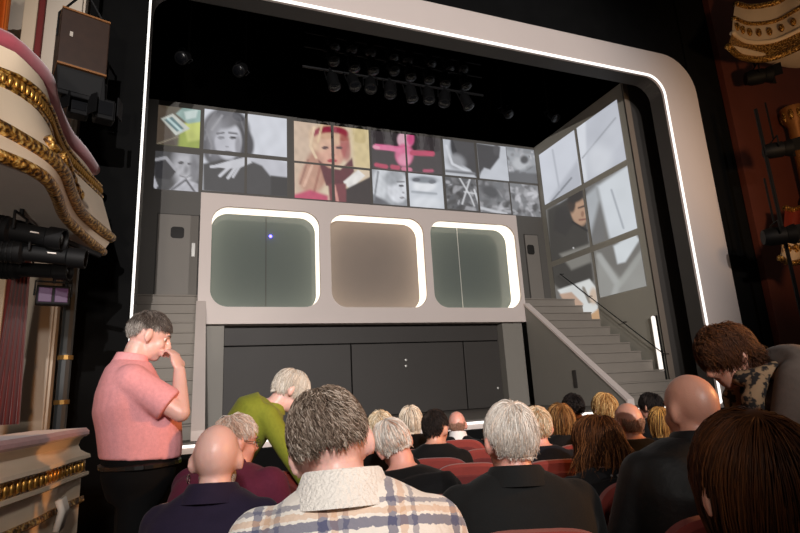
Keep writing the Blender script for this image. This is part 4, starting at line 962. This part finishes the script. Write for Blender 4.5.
    if collar:
        m, h, off = collar; up = ((hb-nb)*.4+Vector((0, .02, .14))).normalized(); lat = (latc-up*latc.dot(up)).normalized(); fw = lat.cross(up)*-1; rings = []
        R_ = []
        for zz_, ra in ((-.045, .088+off*2.2), (.0, .078+off), (h, .070+off), (h+.004, .064+off), (h*.4, .066+off), (-.04, .072+off*2)):
            R_.append([nb+up*zz_+lat*(ra*math.cos(a))+fw*(ra*.98*math.sin(a)-.004) for a in (2*PI*i/28 for i in range(28))])
        R_.append(R_[0]); MB().loft(R_, cap=False).build('collar', m, t, smooth='auto')
    return t, Mh

RC = Vector((3.3, 7.0, 0))
def seated(px, py, R, label, skin, hair, top, seat_label, hrot=(0, 0, 0), lean=(0, .02), turn=0., bulk=1., voxel=.013, collar=None, bottom=None, D=None, arms=None, has_seat=True, sleeve='long', drop=0., th=None, ndrop=.088):
    """head centre seen at (px, py), on the curved row of radius R round the stage centre"""
    lo, hi = .3, 8.
    if D is None:
        for _ in range(40):
            m = (lo+hi)/2; p = atD(px, py, m)
            if math.hypot(p.x-RC.x, p.y-RC.y) > R: lo = m
            else: hi = m
        D = (lo+hi)/2
    p = atD(px, py, D); th = math.atan2(RC.x-p.x, RC.y-p.y)+turn if th is None else th
    fx, fy = math.sin(th), math.cos(th)
    rx, ry = p.x-fx*lean[1]-fy*lean[0], p.y-fy*lean[1]+fx*lean[0]
    z0 = FZ(ry); h = p.z-z0
    hx, hyl = lean; nx, ny = hx*.78, hyl*.8-.035; nz = h-ndrop
    shz = nz-.105; pz = .505
    W = .165*bulk
    tw = hx*.35
    J = dict(head=(hx, hyl, h), hrot=hrot, pelvis=(0, -.02, pz), neck=(nx, ny, nz), waist=(nx*.25, ny*.3-.045, pz+(nz-pz)*.35), chest=(nx*.68, ny*.75-.045, pz+(nz-pz)*.68),
             shl=(nx*.9-W, ny-.005, shz-tw*.0), shr=(nx*.9+W, ny-.005, shz+tw*.0), ell=(nx*.6-W-.065, ny*.6+.05, shz-.27), elr=(nx*.6+W+.065, ny*.6+.05, shz-.27),
             wrl=(-.10, .21, .60), wrr=(.10, .21, .60), knl=(-.12, .32, .49), knr=(.12, .32, .49), anl=(-.12, .24, .095), anr=(.12, .24, .095))
    if arms: J.update(arms)
    o, Mh = person(rx, ry, z0, th, label, J, skin, hair, top, bottom, voxel=voxel, bulk=bulk, collar=collar, sleeve=sleeve)
    if has_seat: seat(rx, ry, th-turn, seat_label)
    return o, Mh

CLOTH = lambda n, c, ns=30: mat(n, c, .85, noise=.18, nscale=ns, spec=.2, sheen=.03, bump=.15, bscale=160)
BLK = CLOTH('black_wool', (13, 12, 13)); CHAR = CLOTH('charcoal_suiting', (22, 22, 22)); NAVY = CLOTH('navy_wool', (18, 22, 31))
GREY = [(150, 140, 130), (190, 182, 172), (110, 100, 92), (172, 160, 148)]; WHITE = [(224, 216, 206), (200, 190, 180), (236, 230, 222), (184, 172, 160)]
BROWN = [(70, 42, 24), (96, 58, 32), (52, 32, 20), (118, 74, 40)]; DARK = [(34, 28, 26), (48, 40, 36), (26, 22, 22)]; BLOND = [(206, 166, 108), (170, 126, 74), (224, 190, 134), (140, 98, 56)]; FAIR = [(214, 196, 166), (186, 160, 124), (226, 212, 188)]
SHIRT = mat('white_shirt', (222, 216, 212), .7)
# plaid jacket cloth
PLAID = bpy.data.materials.new('cream_plaid_fleece'); PLAID.use_nodes = True; nt = PLAID.node_tree; b = nt.nodes['Principled BSDF']; b.inputs['Roughness'].default_value = .95; b.inputs['Sheen Weight'].default_value = .3
tc = nt.nodes.new('ShaderNodeTexCoord'); nz = nt.nodes.new('ShaderNodeTexNoise'); nz.inputs['Scale'].default_value = 90; nz.inputs['Detail'].default_value = 4
nt.links.new(tc.outputs['Object'], nz.inputs['Vector'])
ad = nt.nodes.new('ShaderNodeVectorMath'); ad.operation = 'MULTIPLY_ADD'; ad.inputs[1].default_value = (.014,)*3
nt.links.new(nz.outputs['Color'], ad.inputs[0]); nt.links.new(tc.outputs['Object'], ad.inputs[2])
sx = nt.nodes.new('ShaderNodeSeparateXYZ'); nt.links.new(ad.outputs[0], sx.inputs[0])
def mth(op, a, bb=None, c=None):
    n = nt.nodes.new('ShaderNodeMath'); n.operation = op
    for i, v in enumerate((a, bb, c)):
        if v is None: continue
        if isinstance(v, (int, float)): n.inputs[i].default_value = v
        else: nt.links.new(v, n.inputs[i])
    return n.outputs[0]
def band(src, period, centre, wd):
    m = mth('ABSOLUTE', mth('SUBTRACT', mth('FLOORED_MODULO', src, period), centre)); return mth('LESS_THAN', m, wd)
base = (*lin((234, 225, 214)), 1); prev = None
wx_, wz_ = sx.outputs['X'], mth('ADD', sx.outputs['Z'], mth('MULTIPLY', sx.outputs['Y'], .35))
layers = [(band(wx_, .128, .020, .0085), (60, 66, 104), .72), (band(wx_, .128, .041, .0065), (206, 156, 116), .5), (band(wx_, .128, .062, .005), (60, 66, 104), .55),
          (band(wz_, .128, .030, .0095), (54, 62, 102), .75), (band(wz_, .128, .052, .0065), (206, 156, 112), .5), (band(wz_, .128, .072, .0055), (60, 66, 104), .6)]
for msk, c, st_ in layers:
    mx_ = nt.nodes.new('ShaderNodeMixRGB'); nt.links.new(mth('MULTIPLY', msk, st_), mx_.inputs[0])
    if prev is None: mx_.inputs[1].default_value = base
    else: nt.links.new(prev, mx_.inputs[1])
    mx_.inputs[2].default_value = (*lin(c), 1); prev = mx_.outputs[0]
nt.links.new(prev, b.inputs['Base Color'])
bp = nt.nodes.new('ShaderNodeBump'); bp.inputs['Strength'].default_value = .5; bp.inputs['Distance'].default_value = .006; nt.links.new(nz.outputs['Fac'], bp.inputs['Height']); nt.links.new(bp.outputs[0], b.inputs['Normal'])
FLEECE = mat('cream_fleece', (236, 228, 218), .95, noise=.06, nscale=60, bump=.7, bscale=150, sheen=.3)

R1, R2, R3_, R4, R5, R6 = 6.62, 5.87, 5.12, 4.37, 3.62, 2.9
H = lambda **k: k
# --- man in the plaid fleece jacket
seated(332, 448, R1-.08, 'person in a cream, navy and orange plaid jacket with wavy grey hair', SK_PALE,
       H(style='short', cols=[(106, 90, 78), (146, 130, 116), (78, 64, 54), (122, 106, 92), (184, 170, 156)], n=9000, seed=3, L=.06, vol=.008, curl=.7, nape=-.30, rad=.0008, K=8, fwd=-.2, grav=.1, tight=.06),
       PLAID, 'red theatre chair under the person in the plaid jacket', hrot=(.08, .32, -.25), lean=(-.10, .11), bulk=1.03, voxel=.010, collar=(FLEECE, .02, .012), turn=-.22, ndrop=.062)
# --- bald man in the purple jacket
PURP = CLOTH('aubergine_velvet', (35, 27, 47))
o, Mh = seated(217, 460, R2, 'bald person in a dark aubergine jacket with a hoop earring, seen from behind', SK_PALE, None, PURP, 'red theatre chair under the bald person with the hoop earring',
       hrot=(-.12, .06, 0), lean=(0, .03), bulk=1.0, voxel=.011, collar=(PURP, .014, .012), turn=-.30)
e = Mh @ Vector((-.094, -.004, -.056)); rg = MB()
rg.tube([e+Vector((.002, .014*math.cos(a), .014*math.sin(a))) for a in (2*PI*i/16 for i in range(17))], .0022, 6).build('earring', mat('silver', (210, 210, 214), .2, metal=1), o, smooth=True)
link('beard', hair_mesh('beard', Mh, 'x', [(170, 160, 150), (140, 130, 122)], 900, 40, L=.03, vol=.003, grav=.6, region='jaw'), HAIRM, o, smooth=True)
# --- man in the burgundy jumper
BURG = CLOTH('burgundy_knit', (92, 34, 56), 60)
o, Mh = seated(237, 442, R3_+.1, 'person in a burgundy jumper with thin reddish-white hair and glasses', SK_PINK,
       H(style='short', cols=[(222, 200, 184), (206, 178, 160), (190, 158, 140), (226, 214, 204)], n=1500, seed=5, L=.05, vol=.012, curl=.3, rad=.0013, nape=-.7, front=.6),
       BURG, 'red theatre chair under the person in the burgundy jumper', hrot=(.55, .15, 0), lean=(0, .08), bulk=1.3, collar=(BURG, .012, .0), turn=.05)
def glasses(o, Mh):
    g = MB()
    for sx_ in (-1, 1):
        g.tube([Mh @ Vector((sx_*(.032+.021*math.cos(a)), .096, .0+.017*math.sin(a))) for a in (2*PI*i/14 for i in range(15))], .0018, 6)
        g.tube([Mh @ Vector(v) for v in ((sx_*.053, .094, .004), (sx_*.081, .05, .006), (sx_*.086, -.005, .008))], .0018, 6)
    g.tube([Mh @ Vector((-.011, .097, .003)), Mh @ Vector((.011, .097, .003))], .0018, 6).build('glasses', mat('glasses_metal', (70, 66, 64), .3, metal=.6), o)
glasses(o, Mh)
# --- leaning person with thin white hair and the pinkish head beyond
seated(394, 446, R3_, 'person with combed white hair in a black jacket leaning sideways', SK_PINK,
       H(style='short', cols=WHITE+[(206, 170, 150)], n=2200, seed=8, L=.085, vol=.008, rad=.0013, jit=.1, part=.5, front=.55), BLK, 'red theatre chair under the person leaning sideways', hrot=(-.35, .45, -.35), lean=(-.20, .16), bulk=1.12, turn=.05)
seated(381, 433, R4+.2, 'person with thin fair hair on a pink scalp in a black coat', SK_PINK, H(style='short', cols=FAIR, n=900, seed=9, L=.04, vol=.006, front=.7), BLK, 'red theatre chair under the person with the pink scalp', hrot=(-.1, .1, 0), lean=(0, .05), has_seat=False)
# --- small heads towards the stage
seated(411, 422, R6+.45, 'person with a smooth silver-blond bob in black, in a row near the stage', SK_PALE, H(style='bob', cols=[(222, 206, 184), (190, 170, 146), (160, 140, 120), (232, 222, 206)], n=1800, seed=10, L=.15, vol=.016, grav=.5, rad=.0017, jit=.1), BLK, 'red theatre chair under the person with the silver bob', turn=-.1)
seated(436, 429, R5+.38, 'person with short black hair between the silver bob and the bald white-collared one', SK_WARM, H(style='short', cols=DARK, n=1800, seed=11, L=.035, vol=.008, rad=.0017), BLK, 'red theatre chair under the person with short black hair', hrot=(.3, .05, 0), turn=.1)
seated(457, 425, R6-.2, 'bald person with a white shirt collar and black suit near the stage edge', SK_PINK, H(style='fringe', cols=[(160, 122, 102)], n=700, seed=12, L=.02, vol=.001, bald=.05, cap=False, rad=.0009), BLK, 'red theatre chair under the bald person with the white collar', collar=(SHIRT, .03, .004))
# --- white haired man in the dark suit
o, Mh = seated(510, 441, R2, 'person with thick white hair and glasses in a charcoal suit, seen from behind', SK_PINK,
       H(style='short', cols=WHITE+[(214, 190, 170)], n=6500, seed=13, L=.075, vol=.006, rad=.0008, jit=.22, curl=.18, nape=-.72, front=.55), CHAR, 'red theatre chair under the white-haired person in a charcoal suit', hrot=(-.18, .06, .05), lean=(.0, .03), bulk=1.1, voxel=.011, collar=(CHAR, .012, .012), turn=-.05)
glasses(o, Mh); link('shirt_collar', MB().tube([Mh @ Vector((.0+.064*math.cos(a), -.03+.062*math.sin(a), -.128)) for a in (2*PI*i/20 for i in range(21))], .011, 8).mesh('c'), SHIRT, o, smooth=True)
seated(537, 429, R4+.05, 'person with fair hair in a navy coat in front of the white-haired one', SK_PINK, H(style='short', cols=FAIR+[(206, 160, 120)], n=1800, seed=14, L=.05, vol=.012, rad=.0015), NAVY, 'red theatre chair under the person in the navy coat', lean=(.0, .03), bulk=1.1, hrot=(.1, .1, 0), turn=.05)
seated(560, 421, R5+.1, 'person with shoulder-length light brown hair in dark clothes near the stage stairs', SK_WARM, H(style='long', cols=[(140, 98, 56), (110, 72, 38), (164, 120, 72), (80, 52, 30)], n=2200, seed=15, L=.24, vol=.018, grav=.7, rad=.0018, jit=.15), BLK, 'red theatre chair under the person with light brown hair', hrot=(-.1, 0, 0))
seated(573, 408, R6, 'person with dark cropped hair mostly hidden beyond the light brown hair', SK_WARM, H(style='short', cols=DARK, n=1200, seed=16, L=.04, vol=.012, rad=.0018), BLK, 'red theatre chair under the dark cropped hair', has_seat=False)
seated(604, 409, R5-.2, 'person with golden blond hair looking toward the stage stairs', SK_WARM, H(style='bob', cols=BLOND, n=1700, seed=17, L=.12, vol=.014, grav=.5, rad=.0018, jit=.15), BLK, 'red theatre chair under the person with golden hair', has_seat=False)
# --- long haired woman with the beaded collar
o, Mh = seated(597, 444, R3_, 'person with long tousled auburn-brown hair and a beaded collar on black clothes', SK_WARM,
       H(style='long', cols=[(74, 42, 22), (100, 60, 32), (56, 32, 18), (130, 82, 46)], n=6000, seed=18, L=.27, vol=.024, grav=.5, rad=.0011, jit=.32, curl=.22, K=9), BLK, 'red theatre chair under the person with the beaded collar', hrot=(-.55, .25, .1), lean=(-.04, .10), bulk=1.05, voxel=.012, turn=.0)
bd = MB(); c0 = Mh @ Vector((0, -.035, -.175))
for i in range(22):
    a = 2*PI*i/22; bd.ell(c0+Vector((.098*math.cos(a), .085*math.sin(a), -.012*math.sin(a)+.03)), (.009, .009, .009), None, 8, 6)
bd.build('bead_collar', mat('grey_beads', (150, 150, 150), .25, metal=.4), o, smooth=True)
seated(628, 423, R4-.02, 'bald person in black beside the long auburn hair', SK_WARM, H(style='fringe', cols=[(150, 112, 88), (164, 130, 108)], n=700, seed=19, L=.025, vol=.001, bald=.1, cap=False, rad=.0009), BLK, 'red theatre chair under the bald person beside auburn hair', bulk=1.05)
seated(650, 407, R6+.2, 'person with dark hair beyond the striped blond ponytail', SK_WARM, H(style='bob', cols=DARK, n=1300, seed=20, L=.08, vol=.014, grav=.3, rad=.0018), BLK, 'red theatre chair beyond the striped blond ponytail', has_seat=False)
seated(661, 424, R5+.1, 'person with straight hair streaked blond and brown', SK_WARM, H(style='long', cols=[(214, 168, 96), (96, 62, 34), (190, 140, 76), (120, 80, 44)], n=2000, seed=21, L=.22, vol=.012, grav=.7, rad=.0019, jit=.06), BLK, 'red theatre chair under the person with streaked hair', hrot=(.5, .1, 0), has_seat=False)
LEATH = mat('black_leather', (13, 12, 12), .6, noise=.3, nscale=25, bump=.12, bscale=60)
seated(690, 410, R2-.06, 'bald ruddy person in a black leather jacket', SK_WARM, None, LEATH, 'red theatre chair under the person in the leather jacket', bulk=1.12, voxel=.012, collar=(LEATH, .014, .005), hrot=(-.15, .05, 0), lean=(.12, .04))
# --- big brown head close by
seated(757, 492, R1, 'person with smooth long chestnut hair seated closest to the plaid jacket row end', SK_WARM, H(style='long', cols=[(66, 36, 16), (80, 44, 20), (56, 30, 14), (92, 52, 24)], n=12000, seed=23, L=.34, vol=.012, grav=.55, rad=.0009, jit=.07, K=10), BLK, 'red theatre chair under the person with chestnut hair', D=.84, has_seat=True, hrot=(0, .1, 0))
# --- empty chairs
for px, R, lab in ((300, R4, 'empty red theatre chair in front of the bending person in green'), (468, R4, 'empty red theatre chair beside the leaning person'), (484, R5, 'empty red theatre chair nearer the stage than the charcoal suit'),
                   (662, 4.75, 'empty red theatre chair between auburn hair and the leather jacket')):
    lo, hi = .3, 8.
    for _ in range(40):
        m = (lo+hi)/2; p = atD(px, 470, m)
        if math.hypot(p.x-RC.x, p.y-RC.y) > R: lo = m
        else: hi = m
    seat(p.x, p.y, math.atan2(RC.x-p.x, RC.y-p.y), lab)

# --- man in the pink polo, standing in profile
PINK = CLOTH('pink_polo_cotton', (242, 164, 168), 70)
p = atD(150, 336, 2.72); th = 1.42; fx, fy = math.sin(th), math.cos(th); z0 = FZ(p.y); h = p.z-z0; off = .07
J = dict(hem=.42, head=(0, off, h), hrot=(-.02, .36, 0), pelvis=(0, .05, h-.68), waist=(0, .065, h-.46), chest=(0, .0, h-.31), neck=(0, -.005, h-.125), shl=(-.165, -.015, h-.225), shr=(.165, -.015, h-.225),
         elr=(.23, .20, h-.385), wrr=(.10, .205, h-.185), hr_=((-.35, -.25, 1), (-.6, -.6, -.2), .95), ell=(-.26, -.03, h-.48), wrl=(-.24, .12, h-.66),
         knl=(-.11, .03, .50), knr=(.11, .03, .50), anl=(-.12, .0, .09), anr=(.12, .0, .09))
o, Mh = person(p.x-fx*off, p.y-fy*off, z0, th, 'person in a pink polo shirt and black trousers standing with a hand at the nose', J, SK_PALE,
       H(style='short', cols=[(92, 84, 78), (70, 62, 58), (120, 112, 106), (60, 52, 48)], n=5000, seed=30, L=.04, vol=.005, rad=.0009, nape=-.6, front=.55, fwd=.15, jit=.3, sidecol=[(150, 144, 138), (120, 112, 106), (172, 166, 160)]), PINK, sleeve='short', voxel=.010, vh=.0065, bulk=1.06, belly=.045, collar=(PINK, .03, .006))
MB().tube([Vector((0, .0, h-.615))+Vector((.198*math.cos(a), .17*math.sin(a)+.058, 0)) for a in (2*PI*i/30 for i in range(31))], .016, 6).build('belt', mat('black_belt', (18, 17, 17), .35), o)
# --- woman in the green jumper, bending
GREEN = CLOTH('olive_green_knit', (128, 134, 44), 60)
p = atD(291, 391, 3.2); th = 1.62; fx, fy = math.sin(th), math.cos(th); z0 = FZ(p.y); h = p.z-z0; off = .40
J = dict(head=(0, off, h), hrot=(-.1, .62, 0), pelvis=(0, -.04, .90), waist=(0, .06, 1.05), chest=(0, .20, h-.115), neck=(0, off-.105, h-.075), shl=(-.15, off-.15, h-.115), shr=(.15, off-.15, h-.13),
         elr=(.16, off-.02, h-.36), wrr=(.12, off+.10, h-.56), ell=(-.18, off+.0, h-.36), wrl=(-.14, off+.14, h-.54), knl=(-.09, .0, .48), knr=(.09, .0, .48), anl=(-.1, -.06, .09), anr=(.1, -.06, .09))
o, Mh = person(p.x-fx*off, p.y-fy*off, z0, th, 'person in an olive green jumper with short silver hair bending forward', J, SK_PALE,
       H(style='short', cols=[(222, 212, 198), (196, 184, 168), (232, 226, 216), (170, 156, 140)], n=4200, seed=31, L=.10, vol=.010, rad=.001, grav=.15, jit=.16, nape=-.75), GREEN, voxel=.011, bulk=.98, collar=(GREEN, .01, .0))
# --- woman with curly brown hair and a scarf, bending
CARD = CLOTH('grey_brown_cardigan', (104, 92, 84), 40)
p = atD(727, 357, 2.2); th = -1.02; fx, fy = math.sin(th), math.cos(th); z0 = FZ(p.y); h = p.z-z0; off = .46
J = dict(head=(0, off, h), hrot=(-.18, .5, 0), pelvis=(0, -.02, .92), waist=(0, .06, 1.04), chest=(0, .20, h-.10), neck=(0, off-.115, h-.085), shl=(-.16, off-.17, h-.10), shr=(.16, off-.17, h-.10),
         elr=(.19, off-.06, h-.36), wrr=(.13, off+.08, h-.56), ell=(-.19, off-.06, h-.36), wrl=(-.13, off+.08, h-.56), knl=(-.09, .0, .48), knr=(.09, .0, .48), anl=(-.1, -.06, .09), anr=(.1, -.06, .09))
o, Mh = person(p.x-fx*off, p.y-fy*off, z0, th, 'person with curly brown hair and a mottled scarf leaning over the seats', J, SK_WARM,
       H(style='curly', cols=BROWN[:3]+[(84, 52, 36)], n=5200, seed=32, L=.13, vol=.020, curl=.9, rad=.0011, K=9, jit=.5, front=.5, grav=.15), CARD, voxel=.012, bulk=1.08)
SCARF = bpy.data.materials.new('mottled_scarf'); SCARF.use_nodes = True; nt = SCARF.node_tree; b = nt.nodes['Principled BSDF']; b.inputs['Roughness'].default_value = .9
tc = nt.nodes.new('ShaderNodeTexCoord'); vo = nt.nodes.new('ShaderNodeTexNoise'); vo.inputs['Scale'].default_value = 32; nt.links.new(tc.outputs['Object'], vo.inputs['Vector'])
rp = nt.nodes.new('ShaderNodeValToRGB'); rp.color_ramp.elements[0].position = .46; rp.color_ramp.elements[0].color = (*lin((34, 30, 28)), 1); rp.color_ramp.elements[1].position = .54; rp.color_ramp.elements[1].color = (*lin((150, 122, 92)), 1)
nt.links.new(vo.outputs['Fac'], rp.inputs[0]); nt.links.new(rp.outputs[0], b.inputs['Base Color'])
N = Vector(J['neck']); sc = MB()
sc.tube([N+Vector((.095*math.cos(a), .085*math.sin(a)+.02, .015*math.sin(2*a)+.01)) for a in (2*PI*i/24 for i in range(25))], .036, 10)
for sx_ in (-1, 1): sc.tube([N+Vector((sx_*.09, .03, .02)), N+Vector((sx_*.10, .09, -.08)), N+Vector((sx_*.085, .08, -.22)), N+Vector((sx_*.08, .06, -.36))], [.036, .04, .042, .03], 10)
link('scarf', remesh(sc, .009, 2), SCARF, o)
